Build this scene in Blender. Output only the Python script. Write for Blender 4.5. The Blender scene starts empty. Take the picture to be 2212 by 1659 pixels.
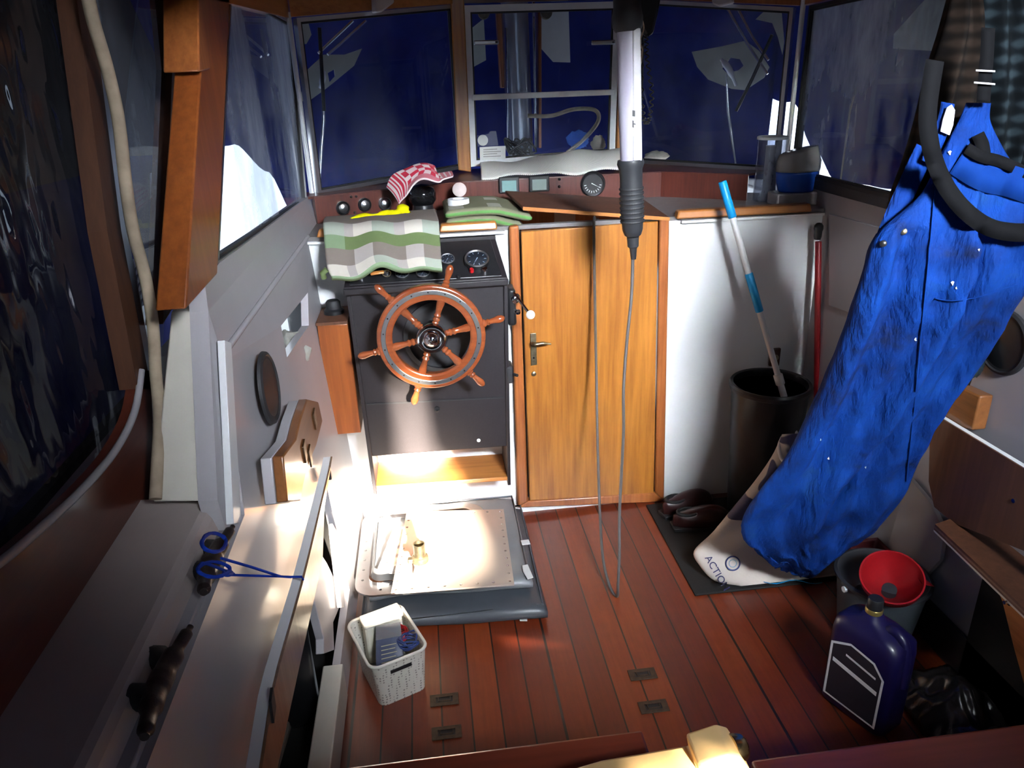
import bpy, bmesh, math, random
from mathutils import Vector, Matrix, geometry, noise
random.seed(4)
PI = math.pi
C = bpy.context.scene.collection
# ---------------------------------------------------------------- camera
R = Matrix(((0.992093484701068, 0.07702651931966745, -0.09908295986287792),
            (-0.12102752436472437, 0.3782827124101219, -0.9177442605855877),
            (-0.03320927520795699, 0.9224798668876941, 0.3846141433008207)))
CP = Vector((0, 0, 1.46))
cd = bpy.data.cameras.new('camera'); cam = bpy.data.objects.new('camera', cd); C.objects.link(cam)
cd.sensor_fit = 'HORIZONTAL'; cd.sensor_width = 36; cd.lens = 36*1600/2212; cd.clip_start = .02
cam.matrix_world = Matrix.Translation(CP) @ R.to_4x4()
bpy.context.scene.camera = cam
vs = bpy.context.scene.view_settings
bpy.context.scene.display_settings.display_device = 'sRGB'
vs.view_transform = 'Standard'; vs.look = 'None'; vs.gamma = 1; vs.use_curve_mapping = False
vs.exposure = 0.0
# ---------------------------------------------------------------- world, sun, daylight
w = bpy.data.worlds.new('world'); bpy.context.scene.world = w; w.use_nodes = True
w.node_tree.nodes['Background'].inputs[0].default_value = (.78, .88, 1, 1)
w.node_tree.nodes['Background'].inputs[1].default_value = 3.2
SUN = Vector((-.15, 1, -.36)).normalized()
sl = bpy.data.lights.new('sun', 'SUN'); sl.energy = 150; sl.angle = math.radians(2.2); sl.color = (1, .87, .7)
so = bpy.data.objects.new('sun', sl); C.objects.link(so); so.rotation_euler = SUN.to_track_quat('-Z', 'Y').to_euler()
al = bpy.data.lights.new('added_aft_daylight', 'AREA'); al.shape = 'RECTANGLE'; al.size = .55; al.size_y = .4  # area lamp added to bring daylight from aft; no hatch opening is modelled
al.energy = 38; al.color = (.86, .93, 1); al.spread = math.radians(54)
ao = bpy.data.objects.new('added_aft_daylight', al); C.objects.link(ao); ao.location = (.82, -.73, 2.10)
ao.rotation_euler = (Vector((.44, 2.28, .80))-ao.location).to_track_quat('-Z', 'Y').to_euler()

# ---------------------------------------------------------------- geometry from the picture: a pixel's sight line met with a real plane
def ray(px, py): return (R @ Vector((px-1106, 829.5-py, -1600))).normalized()
def at(px, py, x=None, y=None, z=None, P=None, N=None):
    d = ray(px, py)
    if x is not None: t = (x-CP.x)/d.x
    elif y is not None: t = (y-CP.y)/d.y
    elif z is not None: t = (z-CP.z)/d.z
    else: t = (P-CP).dot(N)/d.dot(N)
    return CP+d*t
# ---------------------------------------------------------------- materials
def nt(name):
    m = bpy.data.materials.new(name); m.use_nodes = True
    t = m.node_tree; b = t.nodes['Principled BSDF']
    return m, t, b
def tc(t, sc=(1, 1, 1), rot=(0, 0, 0)):
    c = t.nodes.new('ShaderNodeTexCoord'); mp = t.nodes.new('ShaderNodeMapping')
    mp.inputs['Scale'].default_value = sc; mp.inputs['Rotation'].default_value = rot
    t.links.new(c.outputs['Object'], mp.inputs[0]); return mp.outputs[0]
def nz(t, vec, scale, detail=4, rough=.6):
    n = t.nodes.new('ShaderNodeTexNoise'); n.inputs['Scale'].default_value = scale
    n.inputs['Detail'].default_value = detail; n.inputs['Roughness'].default_value = rough
    t.links.new(vec, n.inputs['Vector']); return n.outputs['Fac']
def ramp(t, fac, stops):
    r = t.nodes.new('ShaderNodeValToRGB'); t.links.new(fac, r.inputs[0])
    while len(r.color_ramp.elements) < len(stops): r.color_ramp.elements.new(.5)
    for e, (p, c) in zip(r.color_ramp.elements, stops): e.position = p; e.color = (*c, 1)
    return r.outputs[0]
def bump(t, b, h, strength, dist=.002):
    n = t.nodes.new('ShaderNodeBump'); n.inputs['Strength'].default_value = strength; n.inputs['Distance'].default_value = dist
    t.links.new(h, n.inputs['Height']); t.links.new(n.outputs[0], b.inputs['Normal'])
def mul(c, k): return tuple(min(1, v*k) for v in c)
def paint(name, col, rough=.5, metal=0, var=.12, ns=25, bs=.15, coat=0, trans=0, ior=1.45):
    m, t, b = nt(name); v = tc(t)
    f = nz(t, v, ns)
    t.links.new(ramp(t, f, [(.3, mul(col, 1-var)), (.7, mul(col, 1+var))]), b.inputs['Base Color'])
    b.inputs['Roughness'].default_value = rough; b.inputs['Metallic'].default_value = metal
    b.inputs['Coat Weight'].default_value = coat; b.inputs['Coat Roughness'].default_value = .12
    b.inputs['Transmission Weight'].default_value = trans; b.inputs['IOR'].default_value = ior
    if bs: bump(t, b, nz(t, v, ns*5), bs, .001)
    return m
def wood(name, c1, c2, axis='z', fine=90, rough=.35, coat=.5, bs=.1):
    m, t, b = nt(name)
    sc = {'x': (.05, 1, 1), 'y': (1, .05, 1), 'z': (1, 1, .05)}[axis]
    v = tc(t, sc); v2 = tc(t, {'x': (.25, 1, 1), 'y': (1, .25, 1), 'z': (1, 1, .25)}[axis])
    f = nz(t, v, fine, 5, .65); g = nz(t, v2, 9, 2)
    mx = t.nodes.new('ShaderNodeMath'); mx.operation = 'MULTIPLY_ADD'; mx.inputs[1].default_value = .55
    t.links.new(f, mx.inputs[0])
    h = t.nodes.new('ShaderNodeMath'); h.operation = 'MULTIPLY'; h.inputs[1].default_value = .45; t.links.new(g, h.inputs[0])
    t.links.new(h.outputs[0], mx.inputs[2])
    t.links.new(ramp(t, mx.outputs[0], [(.34, c1), (.64, c2)]), b.inputs['Base Color'])
    b.inputs['Roughness'].default_value = rough; b.inputs['Coat Weight'].default_value = coat; b.inputs['Coat Roughness'].default_value = .15
    bump(t, b, f, bs, .0008)
    return m
def glass(name, tint=(.9, .94, 1), dirt=.06, dscale=3, refl=1.0, rough=.0, bumpy=0, wet=1.45):
    m, t, b = nt(name); t.nodes.remove(b); out = t.nodes['Material Output']
    tr = t.nodes.new('ShaderNodeBsdfTransparent'); tr.inputs[0].default_value = (*tint, 1)
    gl = t.nodes.new('ShaderNodeBsdfGlossy'); gl.inputs['Roughness'].default_value = rough
    fr = t.nodes.new('ShaderNodeFresnel'); fr.inputs[0].default_value = wet
    mx = t.nodes.new('ShaderNodeMixShader')
    if bumpy:
        v = tc(t, (1, 1, .45)); bn = t.nodes.new('ShaderNodeBump'); bn.inputs['Strength'].default_value = bumpy; bn.inputs['Distance'].default_value = .02
        t.links.new(nz(t, v, 14, 2, .4), bn.inputs['Height']); t.links.new(bn.outputs[0], gl.inputs['Normal']); t.links.new(bn.outputs[0], fr.inputs['Normal'])
    ge = t.nodes.new('ShaderNodeNewGeometry'); bk = t.nodes.new('ShaderNodeMath'); bk.operation = 'SUBTRACT'; bk.inputs[0].default_value = 1; t.links.new(ge.outputs['Backfacing'], bk.inputs[1])
    fm = t.nodes.new('ShaderNodeMath'); fm.operation = 'MULTIPLY'; t.links.new(fr.outputs[0], fm.inputs[0]); t.links.new(bk.outputs[0], fm.inputs[1])
    t.links.new(fm.outputs[0], mx.inputs[0]); t.links.new(tr.outputs[0], mx.inputs[1]); t.links.new(gl.outputs[0], mx.inputs[2])
    tl = t.nodes.new('ShaderNodeBsdfTranslucent'); tl.inputs[0].default_value = (.8, .88, 1, 1)
    df = t.nodes.new('ShaderNodeBsdfDiffuse'); df.inputs[0].default_value = (.75, .8, .9, 1)
    ad = t.nodes.new('ShaderNodeMixShader'); ad.inputs[0].default_value = .35; t.links.new(tl.outputs[0], ad.inputs[1]); t.links.new(df.outputs[0], ad.inputs[2])
    m2 = t.nodes.new('ShaderNodeMixShader')
    v = tc(t, (1, 1, .35), (.3, .2, 0)); f = nz(t, v, dscale, 6, .7)
    rr = ramp(t, f, [(.42, (0, 0, 0)), (.75, (dirt*3,)*3)])
    t.links.new(rr, m2.inputs[0]); t.links.new(mx.outputs[0], m2.inputs[1]); t.links.new(ad.outputs[0], m2.inputs[2])
    t.links.new(m2.outputs[0], out.inputs[0])
    return m
def cloth(name, col, var=.15, trl=0, fine=900, rough=.85):
    m, t, b = nt(name); v = tc(t)
    t.links.new(ramp(t, nz(t, v, 12), [(.3, mul(col, 1-var)), (.7, mul(col, 1+var))]), b.inputs['Base Color'])
    b.inputs['Roughness'].default_value = rough; b.inputs['Specular IOR Level'].default_value = .12 if rough > .7 else .5
    bump(t, b, nz(t, v, fine, 2), .25, .0006)
    if trl:
        out = t.nodes['Material Output']; tl = t.nodes.new('ShaderNodeBsdfTranslucent'); tl.inputs[0].default_value = (*col, 1)
        mx = t.nodes.new('ShaderNodeMixShader'); mx.inputs[0].default_value = trl
        t.links.new(b.outputs[0], mx.inputs[1]); t.links.new(tl.outputs[0], mx.inputs[2]); t.links.new(mx.outputs[0], out.inputs[0])
    return m
M = {}
M['white'] = paint('white_gloss_paint', (.78, .8, .82), .35, var=.02, ns=6, bs=.04, coat=.25)
M['lining'] = paint('grey_white_lining', (.42, .405, .43), .32, var=.05, ns=4, bs=.05, coat=.4)
M['cream'] = paint('cream_gelcoat', (.66, .63, .56), .35, var=.06, ns=7, bs=.05, coat=.3)
M['ledge'] = paint('grey_gelcoat', (.50, .43, .41), .4, var=.06, ns=7, bs=.08, coat=.2)
M['shelf'] = paint('grey_shelf_laminate', (.16, .15, .15), .4, var=.12, ns=30)
M['teak'] = wood('golden_teak_ply', (.22, .070, .011), (.46, .185, .030), 'z', 70)
M['teakx'] = wood('orange_teak_moulding', (.30, .10, .02), (.52, .21, .05), 'x', 70)
M['teaky'] = wood('orange_teak_along', (.30, .10, .02), (.50, .19, .045), 'y', 70)
M['frame'] = wood('red_brown_door_frame', (.20, .055, .014), (.40, .13, .035), 'z', 80)
M['pillar'] = wood('orange_brown_pillar_wood', (.17, .04, .01), (.34, .095, .02), 'z', 60)
M['mahog'] = wood('mahogany_board', (.085, .018, .011), (.16, .038, .02), 'y', 50, coat=.6)
M['mahogx'] = wood('mahogany_fascia', (.05, .012, .009), (.12, .03, .02), 'z', 130, rough=.3)
M['sill'] = wood('red_varnished_sill', (.12, .02, .01), (.2, .04, .02), 'x', 50, coat=.4)
M['darkwood'] = wood('dark_brown_ply', (.06, .022, .011), (.13, .050, .024), 'z', 60, rough=.55, coat=.0)
M['tan'] = wood('varnished_lid_ply', (.13, .07, .035), (.27, .16, .09), 'z', 50, coat=.7)
M['alu'] = paint('brushed_aluminium', (.62, .63, .65), .3, 1, .06, 30, .05)
M['aluw'] = paint('white_window_frame', (.74, .76, .80), .35, .05, .04, 30, .03)
M['chrome'] = paint('chrome', (.8, .8, .82), .08, 1, .02, 10, 0)
M['brass'] = paint('worn_brass', (.38, .33, .22), .35, 1, .3, 60, .2)
M['black'] = paint('black_plastic', (.012, .012, .014), .35, 0, .2, 40, .08)
M['rubber'] = paint('black_rubber', (.02, .02, .023), .6, 0, .2, 40, .1)
M['vinyl'] = paint('black_brown_vinyl', (.014, .011, .014), .5, 0, .15, 200, .35)
M['darkgrey'] = paint('dark_grey_plastic', (.022, .023, .027), .45, 0, .1, 60, .1)
M['dark'] = paint('void_shade_black', (.012, .012, .012), .9, 0, .2, 10, 0)  # near-black colour in place of shade inside openings; also on the added enclosure
M['wheel'] = wood('varnished_wheel_wood', (.16, .035, .012), (.30, .075, .022), 'x', 60, rough=.2, coat=1)
M['glass'] = glass('window_glass', dirt=.02)
M['dglass'] = glass('dirty_side_glass', dirt=.07, dscale=2.5)
M['hazy'] = glass('hazy_side_glass', dirt=.21, dscale=2.2)
M['bracket'] = wood('bracket_wood', (.15, .05, .013), (.27, .10, .028), 'y', 60)
M['tarnish'] = paint('tarnished_bronze', (.07, .045, .03), .5, .4, .3, 60, .2)
M['film'] = glass('wrinkled_clear_film', (.62, .6, .62), .03, 3, bumpy=.75, wet=1.6)
M['blacktrim'] = paint('black_glazing_rubber', (.01, .01, .012), .5, 0, .1, 40, 0)
M['tarp'] = cloth('navy_tarpaulin', (.008, .014, .11), .25, .2)
M['patch'] = cloth('pale_tarp_patch', (.50, .52, .48), .12, .15)
M['rope'] = cloth('beige_rope', (.42, .34, .25), .3, 0, 300)
M['blue_rope'] = cloth('blue_cord', (.01, .05, .45), .2, 0, 400)
M['wht'] = paint('white_plastic', (.66, .66, .66), .35, 0, .04, 30, .03)
M['cyan'] = paint('cyan_plastic', (.0, .27, .62), .4, 0, .05, 30, .03)
M['red'] = paint('red_plastic', (.30, .006, .010), .4, 0, .1, 30, .05)
M['dred'] = paint('dark_red_metal', (.25, .008, .012), .4, 0, .1, 30, .05)
def floor_mat():
    m, t, b = nt('planked_mahogany_floor')
    c = t.nodes.new('ShaderNodeTexCoord'); s = t.nodes.new('ShaderNodeSeparateXYZ'); t.links.new(c.outputs['Object'], s.inputs[0])
    def ma(op, a, bb=None, cc=None):
        n = t.nodes.new('ShaderNodeMath'); n.operation = op
        for i, q in enumerate((a, bb, cc)):
            if q is None: continue
            if isinstance(q, (int, float)): n.inputs[i].default_value = q
            else: t.links.new(q, n.inputs[i])
        return n.outputs[0]
    u = ma('DIVIDE', ma('SUBTRACT', s.outputs[0], .211), .0736)
    fr = ma('FRACT', ma('ADD', u, 50)); idx = ma('FLOOR', ma('ADD', u, 50))
    d = ma('MINIMUM', fr, ma('SUBTRACT', 1, fr))
    u7 = ma('DIVIDE', ma('SUBTRACT', s.outputs[0], .211), .0736*7); f7 = ma('FRACT', ma('ADD', u7, 50.0)); d7 = ma('MINIMUM', f7, ma('SUBTRACT', 1, f7))
    seam = ma('LESS_THAN', d, .028); seam7 = ma('LESS_THAN', d7, .0065)
    yj = ma('LESS_THAN', ma('ABSOLUTE', ma('SUBTRACT', s.outputs[1], 1.402)), .0028)
    seam = ma('MAXIMUM', seam, ma('MAXIMUM', seam7, yj))
    sec = ma('GREATER_THAN', s.outputs[1], 1.402)
    wn = t.nodes.new('ShaderNodeTexWhiteNoise'); wn.noise_dimensions = '2D'
    cv = t.nodes.new('ShaderNodeCombineXYZ'); t.links.new(idx, cv.inputs[0]); t.links.new(sec, cv.inputs[1]); t.links.new(cv.outputs[0], wn.inputs['Vector'])
    g = nz(t, tc(t, (1, .06, 1)), 120, 5); sp = nz(t, tc(t), 14, 5, .7)
    f = ma('ADD', ma('MULTIPLY', wn.outputs['Value'], .35), ma('ADD', ma('MULTIPLY', g, .35), ma('MULTIPLY', sp, .3)))
    col = ramp(t, f, [(.2, (.075, .011, .004)), (.5, (.15, .023, .006)), (.8, (.25, .048, .011))])
    mx = t.nodes.new('ShaderNodeMixRGB'); t.links.new(seam, mx.inputs[0]); t.links.new(col, mx.inputs[1]); mx.inputs[2].default_value = (.01, .006, .005, 1)
    t.links.new(mx.outputs[0], b.inputs['Base Color'])
    b.inputs['Roughness'].default_value = .42; b.inputs['Coat Weight'].default_value = .3; b.inputs['Coat Roughness'].default_value = .3
    bump(t, b, ma('SUBTRACT', g, ma('MULTIPLY', seam, 3)), .3, .0015)
    return m
M['floor'] = floor_mat()
# ---------------------------------------------------------------- mesh helpers
WL = {}
def link(name, vs_, fs, mat, par=None, smooth=False, bevel=0, seg=2, mats=None, mi=None, base='c', sub=0, sangle=40):
    vs_ = [Vector(v) for v in vs_]
    lo = Vector([min(v[i] for v in vs_) for i in range(3)]); hi = Vector([max(v[i] for v in vs_) for i in range(3)])
    o0 = Vector(((lo.x+hi.x)/2, (lo.y+hi.y)/2, lo.z if par is None else (lo.z+hi.z)/2))
    me = bpy.data.meshes.new(name); me.from_pydata([v-o0 for v in vs_], [], fs); me.update()
    bm = bmesh.new(); bm.from_mesh(me); bmesh.ops.recalc_face_normals(bm, faces=bm.faces); bm.to_mesh(me); bm.free()
    for mm in (mats or [mat]): me.materials.append(mm if not isinstance(mm, str) else M[mm])
    if mi:
        for p, i in zip(me.polygons, mi): p.material_index = i
    if smooth:
        for p in me.polygons: p.use_smooth = True
        if smooth != 'all':
            me.set_sharp_from_angle(angle=math.radians(sangle))
    o = bpy.data.objects.new(name, me); C.objects.link(o)
    if bevel:
        b = o.modifiers.new('bevel', 'BEVEL'); b.width = bevel; b.segments = seg; b.limit_method = 'ANGLE'; b.angle_limit = math.radians(35); b.harden_normals = False
        for p in me.polygons: p.use_smooth = True
        me.set_sharp_from_angle(angle=math.radians(60))
    if sub:
        s = o.modifiers.new('sub', 'SUBSURF'); s.levels = sub; s.render_levels = sub
    if par is not None: o.parent = par; o.location = o0-WL[par]
    else: o.location = o0
    WL[o] = o0
    return o
def thing(name, label, cat, loc, group=None):
    o = bpy.data.objects.new(name, None); C.objects.link(o); o.location = loc; WL[o] = Vector(loc); o.empty_display_size = .02
    return tag(o, label, cat, group)
def tag(o, label, cat, group=None, kind=None):
    o['label'] = label; o['category'] = cat
    if group: o['group'] = group
    if kind: o['kind'] = kind
    return o
def st(o): o['kind'] = 'structure'; return o
def lab(o, s): o['label'] = s; return o
def box(name, a, b, mat, par=None, bevel=.002, **k):
    x0, y0, z0 = [min(p, q) for p, q in zip(a, b)]; x1, y1, z1 = [max(p, q) for p, q in zip(a, b)]
    v = [(x, y, z) for x in (x0, x1) for y in (y0, y1) for z in (z0, z1)]
    f = [(0, 1, 3, 2), (4, 6, 7, 5), (0, 4, 5, 1), (2, 3, 7, 6), (0, 2, 6, 4), (1, 5, 7, 3)]
    return link(name, v, f, mat, par, bevel=bevel, **k)
def prism(name, pts, ext, mat, par=None, bevel=.0, holes=(), **k):
    """closed solid: polygon pts (3D, planar) pushed along ext, with optional holes"""
    ext = Vector(ext); loops = [[Vector(p) for p in pts]]+[[Vector(p) for p in h] for h in holes]
    flat = [p for l in loops for p in l]; n = len(flat)
    if holes: tris = [tuple(t) for t in geometry.tessellate_polygon(loops)]
    else: tris = [tuple(range(n))]
    v = flat+[p+ext for p in flat]
    f = list(tris)+[tuple(i+n for i in reversed(t)) for t in tris]
    s = 0
    for l in loops:
        m = len(l)
        for i in range(m): j = (i+1) % m; f.append((s+i, s+j, s+j+n, s+i+n))
        s += m
    return link(name, v, f, mat, par, bevel=bevel, **k)
def frame_axes(d):
    d = d.normalized(); a = Vector((0, 0, 1)) if abs(d.z) < .9 else Vector((1, 0, 0))
    u = d.cross(a).normalized(); return u, d.cross(u).normalized()
def catmull(pts, n=6, closed=False):
    pts = [Vector(p) for p in pts]; out = []; m = len(pts)
    if m < 3: return pts
    rng = range(m) if closed else range(m-1)
    for i in rng:
        p0 = pts[(i-1) % m] if closed or i > 0 else pts[0]; p1 = pts[i]; p2 = pts[(i+1) % m]
        p3 = pts[(i+2) % m] if closed or i+2 < m else pts[-1]
        for k in range(n):
            t = k/n; out.append(.5*((2*p1)+(p2-p0)*t+(2*p0-5*p1+4*p2-p3)*t*t+(3*p1-p0-3*p2+p3)*t**3))
    if not closed: out.append(pts[-1])
    return out
def tube_vf(pts, r, seg=10, closed=False, flat=None):
    pts = [Vector(p) for p in pts]; n = len(pts); vs_ = []; fs = []
    rr = r if isinstance(r, (list, tuple)) else [r]*n
    if len(rr) != n: rr = [rr[min(len(rr)-1, int(i*(len(rr)-1)/(n-1)+.5))] for i in range(n)]
    u = None
    for i, p in enumerate(pts):
        d = (pts[(i+1) % n]-pts[i-1]) if closed else (pts[min(i+1, n-1)]-pts[max(i-1, 0)])
        d = d.normalized() if d.length > 1e-9 else Vector((0, 0, 1))
        if u is None: u, w_ = frame_axes(d)
        else:
            u = (u-d*u.dot(d));
            if u.length < 1e-6: u, _ = frame_axes(d)
            u.normalize(); w_ = d.cross(u)
        for k in range(seg):
            a = 2*PI*k/seg; vs_.append(p+(u*math.cos(a)+w_*math.sin(a))*rr[i])
    m = n if closed else n-1
    for i in range(m):
        for k in range(seg):
            j = (i+1) % n; fs.append((i*seg+k, i*seg+(k+1) % seg, j*seg+(k+1) % seg, j*seg+k))
    if not closed: fs.append(tuple(range(seg))); fs.append(tuple((n-1)*seg+k for k in range(seg)))
    return vs_, fs
def tube(name, pts, r, mat, par=None, seg=10, closed=False, smooth_path=0, **k):
    if smooth_path: pts = catmull(pts, smooth_path, closed)
    v, f = tube_vf(pts, r, seg, closed); return link(name, v, f, mat, par, smooth=True, sangle=60, **k)
def join_vf(parts):
    V = []; F = []
    for v, f in parts:
        n = len(V); V += list(v); F += [tuple(i+n for i in q) for q in f]
    return V, F
def lathe_vf(prof, o, axis=(0, 0, 1), seg=32):
    """prof: (radius, height along axis)"""
    o = Vector(o); ax = Vector(axis).normalized(); u, w_ = frame_axes(ax); V = []; F = []
    for r, h in prof:
        for k in range(seg):
            a = 2*PI*k/seg; V.append(o+ax*h+(u*math.cos(a)+w_*math.sin(a))*max(r, 1e-5))
    for i in range(len(prof)-1):
        for k in range(seg): F.append((i*seg+k, i*seg+(k+1) % seg, (i+1)*seg+(k+1) % seg, (i+1)*seg+k))
    F.append(tuple(range(seg))); F.append(tuple((len(prof)-1)*seg+k for k in range(seg)))
    return V, F
def lathe(name, prof, o, mat, par=None, axis=(0, 0, 1), seg=32, **k):
    v, f = lathe_vf(prof, o, axis, seg); return link(name, v, f, mat, par, smooth=True, **k)
def slab(name, f, nu, nv, th, mats, mfn=None, par=None, edge=0, smooth='all', bulge=0, **k):
    """cloth or cushion: surface f(u,v), thickness th along its normal; mfn(u,v) picks the material of a cell"""
    P = [[Vector(f(i/nu, j/nv)) for j in range(nv+1)] for i in range(nu+1)]; V = []; F = []; MI = []
    def nrm(i, j):
        a = P[min(i+1, nu)][j]-P[max(i-1, 0)][j]; b = P[i][min(j+1, nv)]-P[i][max(j-1, 0)]
        n = a.cross(b); return n.normalized() if n.length > 1e-12 else Vector((0, 0, 1))
    for side in (0, 1):
        for i in range(nu+1):
            for j in range(nv+1):
                e = 1
                if bulge:
                    q = min(i/nu, 1-i/nu, .08)/.08; s = min(j/nv, 1-j/nv, .08)/.08; e = .35+.65*math.sqrt(max(0, 1-(1-min(q, 1))**2)*max(0, 1-(1-min(s, 1))**2))
                V.append(P[i][j]+nrm(i, j)*(th*e*(.5 if side == 0 else -.5)))
    n = (nu+1)*(nv+1); idx = lambda i, j, s=0: s*n+i*(nv+1)+j
    for i in range(nu):
        for j in range(nv):
            mm = mfn((i+.5)/nu, (j+.5)/nv) if mfn else 0
            F.append((idx(i, j), idx(i+1, j), idx(i+1, j+1), idx(i, j+1))); MI.append(mm)
            F.append((idx(i, j, 1), idx(i, j+1, 1), idx(i+1, j+1, 1), idx(i+1, j, 1))); MI.append(mm)
    for i in range(nu):
        for j in (0, nv): F.append((idx(i, j), idx(i+1, j), idx(i+1, j, 1), idx(i, j, 1))); MI.append(edge)
    for j in range(nv):
        for i in (0, nu): F.append((idx(i, j), idx(i, j+1), idx(i, j+1, 1), idx(i, j, 1))); MI.append(edge)
    return link(name, V, F, None, par, smooth=smooth, mats=mats, mi=MI, sangle=70, **k)
def bil(a, b, c, d):
    a, b, c, d = map(Vector, (a, b, c, d))
    return lambda u, v: (a*(1-u)+b*u)*(1-v)+(d*(1-u)+c*u)*v
def loft(name, rows, mat, par=None, seg=40, fold=None, n=5, **k):
    """closed soft body; rows = (left point, right point, half thickness); fold(theta, v) -> extra metres outwards"""
    L = catmull([r[0] for r in rows], n); Rr = catmull([r[1] for r in rows], n); T = catmull([(r[2], 0, 0) for r in rows], n)
    V = []; F = []; m = len(L)
    for i in range(m):
        c = (L[i]+Rr[i])/2; s = (Rr[i]-L[i])/2; view = (c-CP).normalized(); dn = (view-s.normalized()*view.dot(s.normalized())).normalized() if s.length > 1e-6 else view
        for q in range(seg):
            a = 2*PI*q/seg; e = fold(a, i/(m-1)) if fold else 0
            sc = max(.2, 1+e/max(T[i].x, .01)*.0)
            V.append(c+s*math.cos(a)*sc+dn*(T[i].x*math.sin(a)+e*math.sin(a)*1.0))
    for i in range(m-1):
        for q in range(seg): F.append((i*seg+q, i*seg+(q+1) % seg, (i+1)*seg+(q+1) % seg, (i+1)*seg+q))
    F.append(tuple(range(seg))); F.append(tuple((m-1)*seg+q for q in range(seg)))
    return link(name, V, F, mat, par, smooth='all', **k)
def text_mesh(name, s, size, fn, mat, par, ext=.0006):
    """lettering laid on a surface: fn(x, y) -> point"""
    c = bpy.data.curves.new(name, 'FONT'); c.body = s; c.size = size; c.resolution_u = 3
    o = bpy.data.objects.new(name, c); C.objects.link(o); bpy.context.view_layer.update()
    me = bpy.data.meshes.new_from_object(o.evaluated_get(bpy.context.evaluated_depsgraph_get()))
    V = [fn(v.co.x, v.co.y) for v in me.vertices]; F = [tuple(p.vertices) for p in me.polygons]
    bpy.data.objects.remove(o); bpy.data.curves.remove(c); bpy.data.meshes.remove(me)
    return link(name, V, F, mat, par)
# ================================================================ THE SETTING
B = 2.28                                                   # bulkhead face
st(box('floor', (-.33, -.7, -.03), (1.42, 2.62, 0), 'floor', bevel=0))
xl = lambda z: -.355+(1.02-z)*.06                           # inner face of the left side at height z
xr = lambda z: 1.275
# front bulkhead with the companionway cut out
st(prism('wall_front', [(-.45, B, 0), (1.40, B, 0), (1.40, B, 1.02), (-.45, B, 1.02)], (0, .025, 0), 'white',
   holes=[[(.285, B, .04), (.74, B, .04), (.74, B, 1.019), (.285, B, 1.019)]]))
# left side with the locker opening
def lw(y, z, o=0): return (xl(z)+o, y, z)
st(prism('wall_left', [lw(-.7, 0), lw(B, 0), lw(B, 1.03), lw(1.22, 1.03), lw(1.12, .79), lw(-.7, .79)], (-.02, 0, 0), 'lining',
   holes=[[lw(.3, .10), lw(1.80, .10), lw(1.80, .44), lw(.3, .44)],
          [tuple(at(px, py, x=-.345)) for px, py in [(665, 632), (607, 704), (620, 772), (667, 703)]]]))
st(box('wall_left', (-.40, -.7, .785), (-.352, 1.13, .80), 'lining', bevel=.002))
# behind the openings: locker shade put in as near-black walls, white behind the pocket
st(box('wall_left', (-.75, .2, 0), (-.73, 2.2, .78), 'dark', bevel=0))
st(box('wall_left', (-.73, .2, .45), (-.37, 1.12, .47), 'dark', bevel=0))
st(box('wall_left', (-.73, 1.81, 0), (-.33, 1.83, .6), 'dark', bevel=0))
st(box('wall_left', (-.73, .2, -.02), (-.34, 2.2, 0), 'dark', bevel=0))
st(box('wall_left', (-.50, 1.30, .62), (-.47, 2.27, 1.02), 'white', bevel=0))
# upper side: from the lining up to the window sill, rising towards the stern
lwp = [(-.353, 1.13, .79), (-.355, 1.22, 1.03), (-.355, 2.62, 1.03), (-.37, 2.60, 1.115), (-.37, 1.36, 1.168), (-.37, 1.25, 1.165), tuple(at(450, 672, x=-.368)), tuple(at(470, 1080, x=-.362)), (-.356, 1.06, .79)]
st(prism('wall_left', lwp, (-.03, 0, 0), 'lining'))
st(tube('trim_1', [(-.353, 1.2, 1.045), (-.352, 2.27, 1.035)], .006, 'lining', seg=8))
# side deck ledge and its rounded edge
led = [(-.52, .835), (-.392, .835), (-.382, .832), (-.375, .822), (-.368, .80), (-.362, .786), (-.52, .786)]
st(prism('trim_2', [(x, -.6, z) for x, z in led], (0, 1.72, 0), 'ledge'))
# cream end block that carries the pillar
bl = [at(370, 672, y=1.235), at(449, 673, y=1.235), at(469, 1083, y=1.07), at(330, 1085, y=1.07)]
st(prism('trim_3', bl, (-.004, .09, 0), 'cream', bevel=.003))
# right side
st(box('wall_right', (1.275, -.7, 0), (1.31, 2.62, 1.10), 'lining', bevel=0))
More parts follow.
